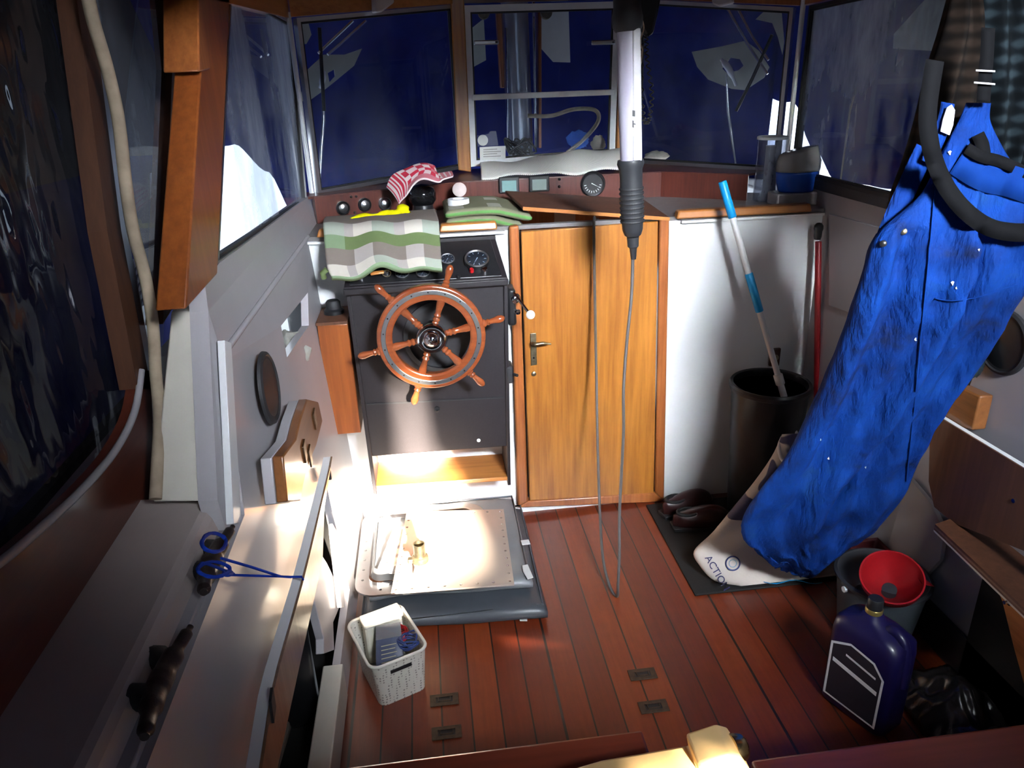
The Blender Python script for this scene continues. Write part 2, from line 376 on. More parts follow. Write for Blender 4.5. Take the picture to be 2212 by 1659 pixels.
# ceiling, then an unseen light-blocking enclosure added around the camera
st(box('ceiling', (-.55, .86, 1.735), (1.40, 3.02, 1.765), 'mahog', bevel=0))
st(box('wall_light_mask', (-.9, -.8, 0), (-.02, -.77, 2.3), 'dark', bevel=0))  # unseen walls behind and beside the camera, added to keep sky and sun out
st(box('wall_light_mask', (-.95, .86, 1.765), (1.95, .88, 2.30), 'dark', bevel=0))  # board added between roof and canopy to stop sky light leaking in
st(box('wall_light_mask', (.86, -.8, 0), (1.9, -.77, 2.3), 'dark', bevel=0))
st(box('wall_light_mask', (-.02, -.8, 0), (.86, -.77, .80), 'dark', bevel=0))
st(box('wall_light_mask', (-.02, -.8, 1.75), (.86, -.77, 2.3), 'dark', bevel=0))
st(prism('wall_light_mask', [(-.02, -.79, .80), (.86, -.79, .80), (.86, -.79, 1.75), (-.02, -.79, 1.75)], (0, .005, 0), 'tarp',  # unseen canvas added here; its holes are cut to throw the sun patches
   holes=[[(.06, -.79, 1.06), (.20, -.79, 1.04), (.40, -.79, 1.07), (.50, -.79, 1.10), (.49, -.79, 1.18), (.45, -.79, 1.33), (.385, -.79, 1.40), (.365, -.79, 1.54), (.348, -.79, 1.66), (.325, -.79, 1.66), (.322, -.79, 1.50), (.31, -.79, 1.36), (.19, -.79, 1.30), (.06, -.79, 1.24)],
          [(.50, -.79, .90), (.68, -.79, .90), (.665, -.79, 1.02), (.61, -.79, 1.02), (.60, -.79, 1.0), (.50, -.79, .99)][::-1]]))
st(box('wall_light_mask', (-.95, -.8, 0), (-.9, 1.3, 2.3), 'dark', bevel=0))
st(box('wall_light_mask', (1.9, -.8, 0), (1.95, 1.3, 2.3), 'dark', bevel=0))
st(box('ceiling', (-.95, -.8, 2.30), (1.95, .88, 2.34), 'tarp', bevel=0))  # unseen canopy added over the camera to shut out the sky
# dash shelf, open over the companionway
st(prism('trim_4', [(-.36, B-.004, 1.02), (1.275, B-.004, 1.02), (1.275, 2.62, 1.02), (.95, 2.80, 1.02), (.05, 2.80, 1.02), (-.36, 2.62, 1.02)], (0, 0, .012), 'shelf',
   holes=[[(.30, 2.30, 1.02), (.74, 2.30, 1.02), (.74, 2.60, 1.02), (.30, 2.60, 1.02)]]))
st(box('wall_front', (.28, 2.60, .78), (.76, 2.615, 1.02), 'frame', bevel=0))
st(box('wall_front', (.28, 2.30, .05), (.295, 2.60, 1.018), 'dark', bevel=0))  # near-black side sheets added to keep the companionway dark
st(box('wall_front', (.745, 2.30, .05), (.76, 2.60, 1.018), 'dark', bevel=0))
tag(box('label_sticker', at(1197, 460, y=2.598), tuple(at(1243, 478, y=2.596)), 'ledge', bevel=0), 'small pale paper sticker inside the hatch below the raised brown board', 'sticker')
# fascia boards
FA = [(-.35, 2.50), (.14, 2.68), (.86, 2.68), (1.11, 2.50)]
def fascia(i, z0=1.032, z1=1.118):
    (x0, y0), (x1, y1) = FA[i], FA[i+1]
    return [(x0, y0, z0), (x1, y1, z0), (x1, y1, z1), (x0, y0, z1)]
st(prism('trim_5', fascia(0), (-.01, .02, 0), 'mahogx')); st(prism('trim_6', fascia(1), (0, .02, 0), 'mahogx')); st(prism('trim_7', fascia(2), (.01, .02, 0), 'mahogx'))
# ledge under the windshield
st(prism('trim_8', [(-.37, 2.50, 1.112), (.14, 2.69, 1.112), (.86, 2.69, 1.112), (1.11, 2.51, 1.112), (1.29, 2.62, 1.112), (.92, 3.06, 1.112), (.12, 3.06, 1.112), (-.40, 2.60, 1.112)], (0, 0, .008), 'mahogx'))
# ---------------------------------------------------------------- windows
def window(name, corners, fw, mat_f, gm, th=.025, extra=None, inset=None):
    """corners: bl, br, tr, tl of the clear frame outside; fw frame width"""
    c = [Vector(p) for p in corners]; ctr = sum(c, Vector())/4
    n = (c[1]-c[0]).cross(c[3]-c[0]).normalized()
    if n.dot(CP-ctr) < 0: n = -n
    def ins(d):
        out = []
        for i in range(4):
            a = (c[(i+1) % 4]-c[i]).normalized(); b2 = (c[(i-1) % 4]-c[i]).normalized(); s = a.cross(b2).length
            out.append(c[i]+(a+b2)*d/s)
        return out
    t = thing(name, 'w', 'w', (c[0]+c[1])/2); del t['label']; del t['category']; st(t)
    i1 = ins(fw); i2 = ins(fw+.006)
    prism('frame', c, n*-th, mat_f, t, holes=[i1])
    prism('glazing_seal', [p-n*.004 for p in i1], n*-.012, 'blacktrim', t, holes=[[p-n*.004 for p in i2]])
    prism('pane', [p-n*.010 for p in i2], n*-.003, gm, t)
    return t, n, ins
W1 = [(-.345, 2.575, 1.115), (.165, 2.96, 1.135), (.160, 2.96, 1.70), (-.345, 2.60, 1.645)]
W2 = [(.19, 2.95, 1.14), (.755, 2.95, 1.155), (.765, 2.95, 1.695), (.195, 2.95, 1.695)]
W3 = [(.835, 2.95, 1.125), (1.235, 2.55, 1.117), (1.235, 2.55, 1.632), (.835, 2.95, 1.70)]
W4 = [at(470, 575, x=-.372), at(664, 437, x=-.372), at(630, 46, x=-.372), at(500, -30, x=-.372)]
W5 = [(1.262, 1.10, 1.115), (1.262, 2.50, 1.115), (1.262, 2.50, 1.632), (1.262, 1.10, 1.66)]
w1, n1, _ = window('window_1', W1, .012, 'alu', 'glass')
w2, n2, ins2 = window('window_2', W2, .022, 'aluw', 'glass')
w3, n3, _ = window('window_3', W3, .012, 'alu', 'glass')
w4, n4, _ = window('window_4', W4, .008, 'alu', 'hazy')
w5, n5, _ = window('window_5', W5, .010, 'blacktrim', 'hazy')
# opening centre window: cross rail, latches
box('cross_rail', (.207, 2.942, 1.378), (.748, 2.962, 1.398), 'aluw', w2)
for px in (1050, 1302):
    p = at(px, 92, y=2.93); h = box('latch_handle', (p.x-.045, 2.915, p.z-.008), (p.x+.045, 2.925, p.z+.008), 'alu', w2, bevel=.004)
    box('latch_pivot', (p.x+.03, 2.915, p.z-.005), (p.x+.042, 2.945, p.z+.005), 'chrome', h)
# posts between the panes
st(prism('trim_9', [at(972, -20, y=2.94), at(1002, -20, y=2.94), at(1018, 372, y=2.94), at(990, 368, y=2.94)], (0, .05, 0), 'teak', bevel=.004))
st(prism('trim_10', [at(1345, -20, y=2.94), at(1377, -20, y=2.94), at(1362, 352, y=2.94), at(1330, 345, y=2.94)], (0, .05, 0), 'teak', bevel=.004))
st(tube('trim_11', [(-.368, 2.585, 1.10), (-.368, 2.595, 1.66)], .008, 'aluw', seg=12))
st(tube('trim_12', [(1.257, 2.53, 1.10), (1.257, 2.53, 1.66)], .008, 'aluw', seg=12))
# header boards above the windows
def board(n, a, b, z0, z1, mat='teakx', th=.03, off=0):
    a = Vector(a); b = Vector(b)
    d = (b-a).normalized(); nn = Vector((d.y, -d.x, 0))
    st(prism(n, [(a.x, a.y, z0), (b.x, b.y, z0), (b.x, b.y, z1), (a.x, a.y, z1)], nn*th, mat))
st(prism('trim_13', [(-.36, 2.59, 1.648), (.17, 2.95, 1.702), (.17, 2.95, 1.735), (-.36, 2.59, 1.735)], (-.01, .03, 0), 'teakx'))
st(prism('trim_14', [(.16, 2.945, 1.702), (.85, 2.945, 1.702), (.85, 2.945, 1.735), (.16, 2.945, 1.735)], (0, .03, 0), 'mahogx'))
st(prism('trim_15', [(.84, 2.95, 1.702), (1.25, 2.54, 1.637), (1.25, 2.54, 1.735), (.84, 2.95, 1.735)], (.01, .03, 0), 'frame'))
st(prism('trim_16', [(-.366, 1.3, 1.60), (-.366, 2.60, 1.645), (-.366, 2.60, 1.735), (-.366, 1.3, 1.735)], (-.03, 0, 0), 'teaky'))
st(prism('trim_17', [(1.258, 1.0, 1.66), (1.258, 2.56, 1.637), (1.258, 2.56, 1.735), (1.258, 1.0, 1.735)], (.03, 0, 0), 'frame'))
# raked pillar on the left and the step on its edge
pil = [at(402, 668, x=-.366), at(470, 592, x=-.366), at(498, -40, x=-.366), at(428, -40, x=-.366), at(434, 155, x=-.366)]
st(prism('trim_18', pil, (-.045, 0, 0), 'pillar', bevel=.003))
pu = [at(428, -40, x=-.362), at(450, -40, x=-.362), at(455, 150, x=-.362), at(431, 155, x=-.362)]
st(prism('trim_19', pu, (-.06, 0, 0), 'frame', bevel=.003))
# ---------------------------------------------------------------- mahogany side board and clear canopy window on the left
XB = -.50
arc = catmull([at(303, 800, x=XB), at(288, 890, x=XB), at(245, 975, x=XB), at(170, 1062, x=XB), at(80, 1145, x=XB), at(0, 1212, x=XB), at(-120, 1290, x=XB)], 5)
st(prism('trim_20', [at(332, 1083, x=XB), at(327, 800, x=XB)]+arc+[(XB, arc[-1].y, .83), (XB, 1.0, .83)], (-.02, 0, 0), 'mahog'))
wf = thing('window_6', 'w', 'w', (XB, .9, .95)); del wf['label']; del wf['category']; st(wf)
prism('frame', [at(158, -60, x=XB), at(190, -60, x=XB), at(262, 500, x=XB), at(327, 840, x=XB), at(298, 840, x=XB), at(232, 500, x=XB)], (-.03, 0, 0), 'darkwood', wf)
prism('edge_strip', [at(190, -60, x=XB), at(204, -60, x=XB), at(276, 500, x=XB), at(338, 840, x=XB), at(327, 840, x=XB), at(262, 500, x=XB)], (-.035, 0, 0), 'alu', wf)
def filmf(u, v):
    y = .25+u*1.15; z = .84+v*.9; p = noise.noise(Vector((y*7, z*4, 2)))*.012+noise.noise(Vector((y*22, z*9, 5)))*.005*(1.3-v)
    return (XB-.045+p, y+.15*v, z)
slab('clear_film', filmf, 60, 60, .0012, ['film'], par=wf)
tube('arc_piping', [p+Vector((.002, 0, 0)) for p in arc], .006, 'lining', wf, seg=8)
wg = thing('window_7', 'w', 'w', (-.46, 1.3, .9)); del wg['label']; del wg['category']; st(wg)
XG = -.47
prism('frame', [at(352, -60, x=XG), at(395, -60, x=XG), at(400, 150, x=XG), at(372, 668, x=XG), at(352, 700, x=XG), at(372, 150, x=XG)], (-.03, 0, 0), 'darkwood', wg)
prism('pane', [at(204, -60, x=XG-.01), at(352, -60, x=XG-.01), at(372, 150, x=XG-.01), at(355, 700, x=XG-.01), at(345, 830, x=XG-.01), at(318, 700, x=XG-.01)], (-.003, 0, 0), 'dglass', wg)
st(box('wall_left', (-.70, -.5, .70), (-.53, 1.55, .79), 'ledge', bevel=0))
# far outer coaming below the right window
st(box('trim_21', (1.262, 1.0, 1.085), (1.285, 2.56, 1.116), 'darkgrey', bevel=.002))
st(prism('trim_22', [at(1790, 462, x=1.27), at(1905, 492, x=1.27), at(1900, 700, x=1.27), at(1790, 660, x=1.27)], (.01, 0, 0), 'lining', bevel=.002))
# ---------------------------------------------------------------- outside: tarpaulin over the boat
def tarpf(u, v):
    a = (u-.5)*PI*1.15; x = .45+1.55*math.sin(a)*1.0; y = 1.4+2.35*math.cos(a)
    z = .72+1.45*v; k = 1-.35*v*v
    p = noise.noise(Vector((x*2, z*1.5, y)))*.08+noise.noise(Vector((x*6, z*5, y*4)))*.02
    return (.45+(x-.45)*k+p*math.sin(a), 1.4+(y-1.4)*k+p*math.cos(a), z)
def tarp_sheet(u0, u1, v0f, n):
    return slab(n, lambda u, v: tarpf(u0+(u1-u0)*u, v0f(u0+(u1-u0)*u)*(1-v)+v), 50, 20, .002, ['tarp'])
def v0(u):
    if u < .30: return .36+.25*u
    if u > .72: return .32
    return -.1
tarp_o = thing('boat_tarpaulin', 'navy blue tarpaulin draped over the outside of the windows', 'tarpaulin', (.45, 3.2, .6))
def tsheet(u0, u1, va, vb):
    return slab('tarp_panel', lambda u, v: tarpf(u0+(u1-u0)*u, (va+(vb-va)*u)*(1-v)+1.0*v), 60, 24, .002, ['tarp'], par=tarp_o)
VT = [(.06, .42), (.20, .40), (.262, .38), (.285, .30), (.305, .16), (.33, .03), (.36, -.02), (.69, -.02), (.699, .02), (.703, .43), (.716, .42), (.732, .30), (.748, .215), (.80, .212), (.94, .215)]
def vb(u):
    for (a, p), (b, q) in zip(VT, VT[1:]):
        if u <= b:
            t_ = (u-a)/(b-a); t_ = t_*t_*(3-2*t_); return p+(q-p)*t_+.012*noise.noise(Vector((u*60, 0, 0)))
    return VT[-1][1]
slab('tarp_panel', lambda u, v: tarpf(.06+.88*u, vb(.06+.88*u)*(1-v)+v), 260, 26, .002, ['tarp'], par=tarp_o)
slab('side_panel', lambda u, v: (-.86+.03*noise.noise(Vector((u*9, v*5, 1)))+.012*noise.noise(Vector((u*25, v*14, 4))), .25+2.4*u, .45+1.6*v), 60, 40, .002, ['tarp'], par=tarp_o)
prism('roof_panel', [(-1.1, .90, 2.17), (2.0, .90, 2.17), (2.0, 3.0, 2.17), (.45, 3.4, 2.17), (-1.1, 3.0, 2.17)], (0, 0, .01), 'tarp', tarp_o)
st(box('trim_23', (-.80, 1.3, .62), (-.42, 3.3, .66), 'white', bevel=.01)); st(box('trim_24', (1.32, 1.3, .98), (2.10, 3.3, 1.015), 'white', bevel=.01))
st(box('trim_25', (-.3, 3.1, .95), (1.25, 3.55, 1.00), 'white', bevel=.01))
# ================================================================ HELM AND DASHBOARD
# ---- companionway door
d1 = thing('door_1', 'w', 'w', (.51, B, .02)); del d1['label']; del d1['category']; st(d1)
lf = prism('door_leaf', [at(1126, 501, y=2.262), at(1422, 478, y=2.262), at(1413, 1066, y=2.262), at(1144, 1083, y=2.262)], (0, .018, 0), 'teak', d1, bevel=.003)
YF = 2.255
prism('door_post', [at(1100, 490, y=YF), (at(1121, 487, y=YF)), at(1141, 1085, y=YF), at(1119, 1096, y=YF)], (0, .03, 0), 'frame', d1, bevel=.006)
prism('door_post', [at(1426, 470, y=YF), at(1447, 469, y=YF), at(1435, 1083, y=YF), at(1416, 1066, y=YF)], (0, .03, 0), 'frame', d1, bevel=.006)
prism('door_sill', [at(1119, 1097, y=YF), at(1141, 1083, y=YF), at(1416, 1066, y=YF), at(1436, 1084, y=YF)], (0, .03, 0), 'frame', d1, bevel=.004)
hp = prism('handle_plate', [at(1145, 720, y=2.26), at(1158, 719, y=2.26), at(1160, 787, y=2.26), at(1147, 790, y=2.26)], (0, -.003, 0), 'brass', d1, bevel=.002)
tube('lever_handle', [at(1151, 742, y=2.258), at(1151, 742, y=2.235), at(1158, 744, y=2.225), at(1172, 742, y=2.225), at(1190, 743, y=2.228)], [.006, .006, .006, .005, .003], 'brass', hp, smooth_path=4)
lathe('keyhole', [(.0035, 0), (.0035, .001)], at(1153, 773, y=2.2568), 'black', hp, axis=(0, -1, 0), seg=12)
lathe('lock_cylinder', [(.008, 0), (.008, .004), (.005, .006)], at(1153, 807, y=2.26), 'brass', d1, axis=(0, -1, 0), seg=16)
# ---- bulkhead cap mouldings
def cap(px0, px1, nm='trim_26'):
    st(prism(nm, [at(*px0, y=2.255), at(*px1, y=2.255), at(px1[0]-3, px1[1]-18, y=2.262), at(px0[0]+5, px0[1]-18, y=2.262)], (0, .035, 0), 'teakx', bevel=.005))
cap((948, 503), (1075, 496)); cap((1462, 474), (1755, 458), 'trim_27'); cap((683, 514), (702, 513), 'trim_28')
st(box('trim_29', (.80, 2.262, 1.012), (1.272, 2.279, 1.020), 'white', bevel=.001)); st(box('trim_30', (-.355, 2.262, 1.012), (.24, 2.279, 1.020), 'white', bevel=.001))
# ---- raised brown lid board over the companionway
FL = at(1129, 446, y=2.27); FR = at(1446, 469, y=2.25); BR = at(1390, 430, y=2.60); BL = at(1091, 412, y=2.58)
t = thing('hatch_board', 'brown varnished board propped up on the dashboard above the teak door', 'hatch board', FR)
prism('lid_board', [FL, FR, BR, BL], (0, 0, -.010), 'darkwood', t, bevel=.002)
lab(prism('edge_lipping', [FL+Vector((0, -.004, 0)), FR+Vector((0, -.004, 0)), FR+Vector((0, -.004, -.011)), FL+Vector((0, -.004, -.011))], (0, .0038, 0), 'teakx', t), 'golden teak front lipping')
# ---- helm console
CY = 2.12
con = thing('helm_console', 'black vinyl covered helm console behind the ship\'s wheel', 'console', (-.01, 2.2, .25))
fx0, fx1 = -.243, .222
prism('console_body', [(fx0, CY, .905), (fx1, CY, .905), (.210, CY, .355), (-.232, CY, .360)], (0, .135, 0), 'vinyl', con, bevel=.004)
PB = [(fx0+.015, 2.262, 1.00), (fx1-.012, 2.262, 1.00), (fx1+.004, 2.105, .915), (fx0-.004, 2.105, .915)]
panel = prism('instrument_panel', PB, (0, .0, -.022), 'vinyl', con, bevel=.003)
PN = (Vector(PB[1])-Vector(PB[0])).cross(Vector(PB[3])-Vector(PB[0])).normalized()
if PN.z < 0: PN = -PN
PP = Vector(PB[0])
onp = lambda px, py, o=.0: at(px, py, P=PP+PN*o, N=PN)
def inset(poly, d):
    c = sum(map(Vector, poly), Vector())/len(poly); return [Vector(p)+(c-Vector(p)).normalized()*d for p in poly]
prism('face_plate', [p+PN*.001 for p in inset(PB, .018)], PN*.003, 'black', panel, bevel=.002)
prism('panel_lip', [(fx0-.006, 2.10, .912), (fx1+.006, 2.10, .912), (fx1+.006, 2.10, .892), (fx0-.006, 2.10, .892)], (0, .02, 0), 'vinyl', con, bevel=.004)
prism('top_rail', [(fx0+.02, 2.258, .997), (fx1-.012, 2.258, .997), (fx1-.012, 2.258, 1.008), (fx0+.02, 2.258, 1.008)], (0, .018, 0), 'vinyl', con, bevel=.002)
prism('seam_strip', [at(792, 872, y=2.1195), at(1088, 857, y=2.1195), at(1088, 860, y=2.1195), at(792, 875, y=2.1195)], (0, -.002, 0), 'darkgrey', con)
prism('side_leg', [(fx0, CY-.008, .90), (fx0+.012, CY-.008, .90), (-.222, CY-.008, .225), (-.234, CY-.008, .228)], (0, .165, 0), 'vinyl', con, bevel=.002)
prism('side_leg', [(fx1-.008, CY-.008, .90), (fx1+.004, CY-.008, .90), (.212, CY-.008, .215), (.202, CY-.008, .215)], (0, .165, 0), 'vinyl', con, bevel=.002)
prism('foot_shelf', [(-.224, CY-.004, .255), (.203, CY-.004, .245), (.203, B, .245), (-.224, B, .255)], (0, 0, -.014), 'teakx', con, bevel=.002)
lathe('screw_cap', [(.006, 0), (.006, .002), (.003, .003)], at(1034, 951, y=CY), 'aluw', con, axis=(0, -1, 0), seg=12)
lathe('cable_hole_grommet', [(.009, 0), (.009, .004), (.005, .005), (.005, .001)], at(944, 884, y=CY), 'black', con, axis=(0, -1, 0), seg=20)
hr = Vector((.02, CY-.001, .745))
lathe('dark_ring', [(.112, 0), (.112, .012), (.098, .014), (.098, .004), (.0, .003)], hr, 'rubber', con, axis=(0, -1, 0), seg=48)  # dark ring on the console face, set lower and right of the wheel
def gauge(nm, px, py, r, rim='alu', face='black', needle=None, par=panel):
    p = onp(px, py, .004)
    g = lathe(nm, [(r, 0), (r, r*.35), (r*.93, r*.42), (r*.82, r*.34), (0, r*.33)], p, 'black', par, axis=PN, seg=36)
    lathe('bezel', [(r*1.0, r*.34), (r*.94, r*.47), (r*.84, r*.40), (r*.84, r*.30)], p, rim, g, axis=PN, seg=36)
    dp = lathe('dial', [(r*.82, r*.335), (r*.82, r*.345), (0, r*.345)], p, face, g, axis=PN, seg=36)
    ux, uy = frame_axes(PN); V = []; F = []
    for k in range(9):
        a = PI*(.15+k*.21); dv = ux*math.cos(a)+uy*math.sin(a); s = dv.cross(PN)*r*.02
        q = p+PN*r*.352; n = len(V); V += [q+dv*r*.58+s, q+dv*r*.76+s, q+dv*r*.76-s, q+dv*r*.58-s]; F.append((n, n+1, n+2, n+3))
    a = 1.1; dv = ux*math.cos(a)+uy*math.sin(a); s = dv.cross(PN)*r*.03; q = p+PN*r*.356; n = len(V)
    V += [q-dv*r*.15+s, q+dv*r*.6, q-dv*r*.15-s]; F.append((n, n+1, n+2))
    link('dial_marks', V, F, 'aluw', g)
    lathe('dial_glass', [(r*.84, r*.40), (0, r*.44)], p, 'glass', g, axis=PN, seg=36)
    return g
gauge('tachometer', 1030, 566, .037); gauge('gauge', 967, 563, .022); gauge('gauge', 914, 592, .021); gauge('gauge', 869, 594, .021)
gauge('gauge', 900, 560, .021)
kn = lambda nm, px, py, r, m_: lathe(nm, [(r, 0), (r, .008), (r*.8, .012), (0, .013)], onp(px, py, .004), m_, panel, axis=PN, seg=20)
lab(kn('warning_light', 1019, 587, .0065, 'red'), 'red warning lamp'); kn('knob', 1047, 586, .009, 'chrome'); kn('knob', 780, 601, .010, 'chrome'); kn('switch', 990, 600, .006, 'black'); kn('ignition_lock', 835, 588, .011, 'chrome')
ky = onp(835, 587, .02)
kt = thing('ignition_key', 'ignition key with an orange wooden float tag, in the panel under the pillow edge', 'key', ky)
tube('key_ring', [ky+Vector((.012*math.cos(a), -.002, .010*math.sin(a)-.004)) for a in [i*PI/6 for i in range(12)]], .0018, 'brass', kt, closed=True, seg=6)
prism('key_tag', [onp(800, 590, .02), onp(830, 586, .02), onp(830, 592, .02), onp(801, 596, .02)], PN*.006, 'teakx', kt, bevel=.002)
# ---- ship's wheel
WC = Vector((-.008, 1.995, .786)); WA = Vector((0, -1, 0))
wh = thing('ships_wheel', 'six spoked varnished wooden ship\'s wheel with silver ring and chrome hub', 'steering wheel', WC)
def ring(nm, r0, r1, y0, y1, m_, par, bev=.004):
    V = []; F = []; n = 72
    for k in range(n):
        a = 2*PI*k/n; c, s = math.cos(a), math.sin(a)
        for r, y in ((r0, y0), (r1, y0), (r1, y1), (r0, y1)): V.append(WC+Vector((r*c, y, r*s)))
    for k in range(n):
        j = (k+1) % n
        for q in range(4): F.append((k*4+q, k*4+(q+1) % 4, j*4+(q+1) % 4, j*4+q))
    return link(nm, V, F, m_, par, bevel=bev, seg=3)
rim = ring('rim', .109, .153, -.012, .016, 'wheel', wh, .006)
bd = ring('metal_band', .1275, .140, -.0155, -.008, 'alu', rim, .001)
for a in [2*PI*(k+.5)/18 for k in range(18)]: lathe('screw', [(.0022, 0), (.0022, .0012), (0, .0016)], WC+Vector((.134*math.cos(a), -.0155, .134*math.sin(a))), 'darkgrey', bd, axis=(0, -1, 0), seg=10)
prof = [(.0, .012), (.04, .012), (.048, .0085), (.054, .0115), (.060, .0085), (.066, .0115), (.072, .008), (.092, .0105), (.100, .012), (.112, .012)]
prof2 = [(.150, .012), (.156, .012), (.160, .0085), (.166, .0105), (.170, .0075), (.180, .0085), (.196, .0115), (.206, .010), (.213, .005), (.2145, 0)]
for k in range(6):
    a = math.radians(11.5+60*k); dv = Vector((math.cos(a), 0, math.sin(a)))
    s = lathe('spoke', [(r, h) for h, r in prof], WC, 'wheel', wh, axis=dv, seg=16)
    lathe('spoke_handle', [(r, h) for h, r in prof2], WC, 'wheel', s, axis=dv, seg=16)
lathe('hub', [(.044, -.012), (.045, .012), (.040, .020), (.030, .0215), (.024, .020)], WC, 'chrome', wh, axis=WA, seg=48)
lathe('hub_cap', [(.024, .019), (.0225, .026), (.017, .034), (.009, .039), (0, .0405)], WC, 'chrome', wh, axis=WA, seg=40)
tube('shaft', [WC+Vector((0, .01, 0)), WC+Vector((0, .125, 0))], .012, 'black', wh)
# ---- throttle lever
tp = at(1106, 655, y=2.15)
th = thing('throttle_lever', 'throttle lever with a white ball knob at the right side of the console', 'lever', tp)
box('lever_housing', (fx1+.002, 2.12, .76), (fx1+.028, 2.19, .875), 'black', th, bevel=.008)
lathe('pivot_boss', [(.016, 0), (.016, .012), (.010, .018), (0, .02)], Vector((fx1+.024, 2.13, .845)), 'chrome', th, axis=(.5, -1, 0), seg=24)
lathe('clutch_button', [(.008, 0), (.008, .014), (0, .016)], Vector((fx1+.026, 2.125, .805)), 'chrome', th, axis=(.6, -1, 0), seg=16)
bl_ = at(1146, 680, y=2.08)
tube('lever_arm', [Vector((fx1+.022, 2.125, .862)), Vector((fx1+.035, 2.11, .845)), bl_], [.0055, .005, .004], 'chrome', th)
lathe('ball_knob', [(0, -.0135)]+[(.0135*math.cos(a), .0135*math.sin(a)) for a in [(-80+i*16)*PI/180 for i in range(11)]]+[(0, .0135)], bl_, 'wht', th, axis=(0, 0, 1), seg=24)
sp = at(1104, 803, y=2.14)
sw = thing('stop_switch', 'black rubber stop switch low on the right side of the console', 'switch', sp)
box('switch_body', (fx1-.012, 2.11, sp.z-.03), (fx1+.012, 2.17, sp.z+.03), 'rubber', sw, bevel=.008)
tube('switch_lever', [Vector((fx1+.008, 2.12, sp.z)), Vector((fx1+.022, 2.10, sp.z+.002))], .005, 'black', sw)
# ---- brown box with the compass
bb = thing('side_cabinet', 'narrow red brown wooden box between the left wall and the console', 'box', (-.29, 2.2, .44))
box('cabinet_body', (-.338, 2.12, .447), (-.250, B-.002, .803), 'pillar', bb, bevel=.002)
box('cabinet_top', (-.341, 2.117, .803), (-.249, B-.002, .812), 'darkwood', bb, bevel=.001)
cp = at(722, 676, z=.812)
cm = thing('control_knob', 'black ribbed rotary control on top of the narrow brown box', 'knob', cp)
lathe('control_base', [(.030, 0), (.030, .010), (.026, .014), (.020, .016)], cp, 'black', cm, seg=32)
lathe('control_cap', [(.022, .014), (.022, .034), (.017, .040), (0, .041)], cp, 'rubber', cm, seg=14)
# ---- fascia instruments
def facey(i, px, py, o=.0):
    (x0, y0), (x1, y1) = FA[i], FA[i+1]; d = Vector((x1-x0, y1-y0, 0)).normalized(); n = Vector((d.y, -d.x, 0))
    return at(px, py, P=Vector((x0, y0, 0))+n*o, N=n), n
for px, py, l in ((740, 449, 'leftmost of the three'), (787, 442, 'middle one of the three'), (831, 440, 'rightmost of the three, nearest the checked towel')):
    p, n = facey(0, px, py)
    t = thing('round_gauge', f'round chrome glazed gauge on the left fascia, {l}', 'gauge', p, 'small gauges on the left fascia')
    lathe('bezel', [(.0225, 0), (.0225, .008), (.019, .011), (.017, .008), (.017, .003)], p, 'alu' if px > 800 else 'black', t, axis=n, seg=32)
    lathe('dome_glass', [(.0175, .004), (.015, .011), (.009, .0145), (0, .016)], p, 'alu', t, axis=n, seg=32)
for px, py, l in ((758, 425, 'left of the upper pair'), (769, 424, 'right of the upper pair'), (766, 459, 'lower one, between two round gauges')):
    p, n = facey(0, px, py); tag(lathe('toggle_switch', [(.004, 0), (.004, .006), (.002, .012), (0, .013)], p, 'black', axis=n, seg=10), 'tiny black toggle switch on the left fascia, '+l, 'switch', 'toggle switches on the left fascia')
for px, py, l, c in ((1099, 399, 'left one, bluish green screen', (.16, .28, .27)), (1164, 396, 'right one, pale grey screen', (.27, .34, .33))):
    p, n = facey(1, px, py)
    t = thing('display_unit', 'small square dash display, '+l, 'display', p, 'square displays on the fascia')
    box('display_bezel', p+Vector((-.036, -.012, -.028)), p+Vector((.036, 0, .028)), 'darkgrey', t, bevel=.004)
    box('screen', p+Vector((-.026, -.014, -.022)), p+Vector((.026, -.011, .016)), paint('lcd_screen', c, .2, var=.03, bs=0), t, bevel=.001)
p, n = facey(1, 1280, 397)
t = thing('depth_gauge', 'large round black gauge with white needle on the centre fascia', 'gauge', p)
lathe('bezel', [(.045, 0), (.045, .008), (.041, .012), (.036, .010), (.036, .004), (0, .004)], p, 'black', t, axis=n, seg=40)
V = []; F = []
for k in range(10):
    a = PI*(1.05+k*.1); q = p+n*.0052; d = Vector((math.cos(a), 0, math.sin(a))); s = Vector((-d.z, 0, d.x))*.0012; m_ = len(V)
    V += [q+d*.024+s, q+d*.032+s, q+d*.032-s, q+d*.024-s]; F.append((m_, m_+1, m_+2, m_+3))
q = p+n*.006; a = math.radians(-28); d = Vector((math.cos(a), 0, math.sin(a))); s = Vector((-d.z, 0, d.x))*.0016; m_ = len(V)
V += [q+s-d*.006, q+d*.030, q-s-d*.006]; F.append((m_, m_+1, m_+2)); link('needle_and_marks', V, F, 'wht', t)
for px, py, l in ((1208, 387, 'upper'), (1208, 403, 'lower')):
    p, n = facey(1, px, py); tag(lathe('toggle_switch', [(.005, 0), (.005, .006), (.002, .014), (0, .015)], p, 'black', axis=n, seg=10), f'{l} of two small black switches left of the large round gauge', 'switch', 'switch pair beside the large gauge')
# ---- black compass under the towel
cp = at(914, 447, y=2.56); cp = Vector((cp.x, 2.56, 1.033))
t = thing('binnacle_compass', 'black domed compass under the red checked towel on the dashboard', 'compass', cp)
lathe('compass_base', [(.045, 0), (.045, .012), (.036, .018), (.032, .045)], cp, 'black', t, seg=36)
lathe('compass_bowl', [(.036, .035), (.046, .050), (.046, .072), (.040, .088), (.024, .098), (0, .102)], cp, paint('glossy_black', (.006, .006, .007), .08, 0, .1, 20, 0), t, seg=36)
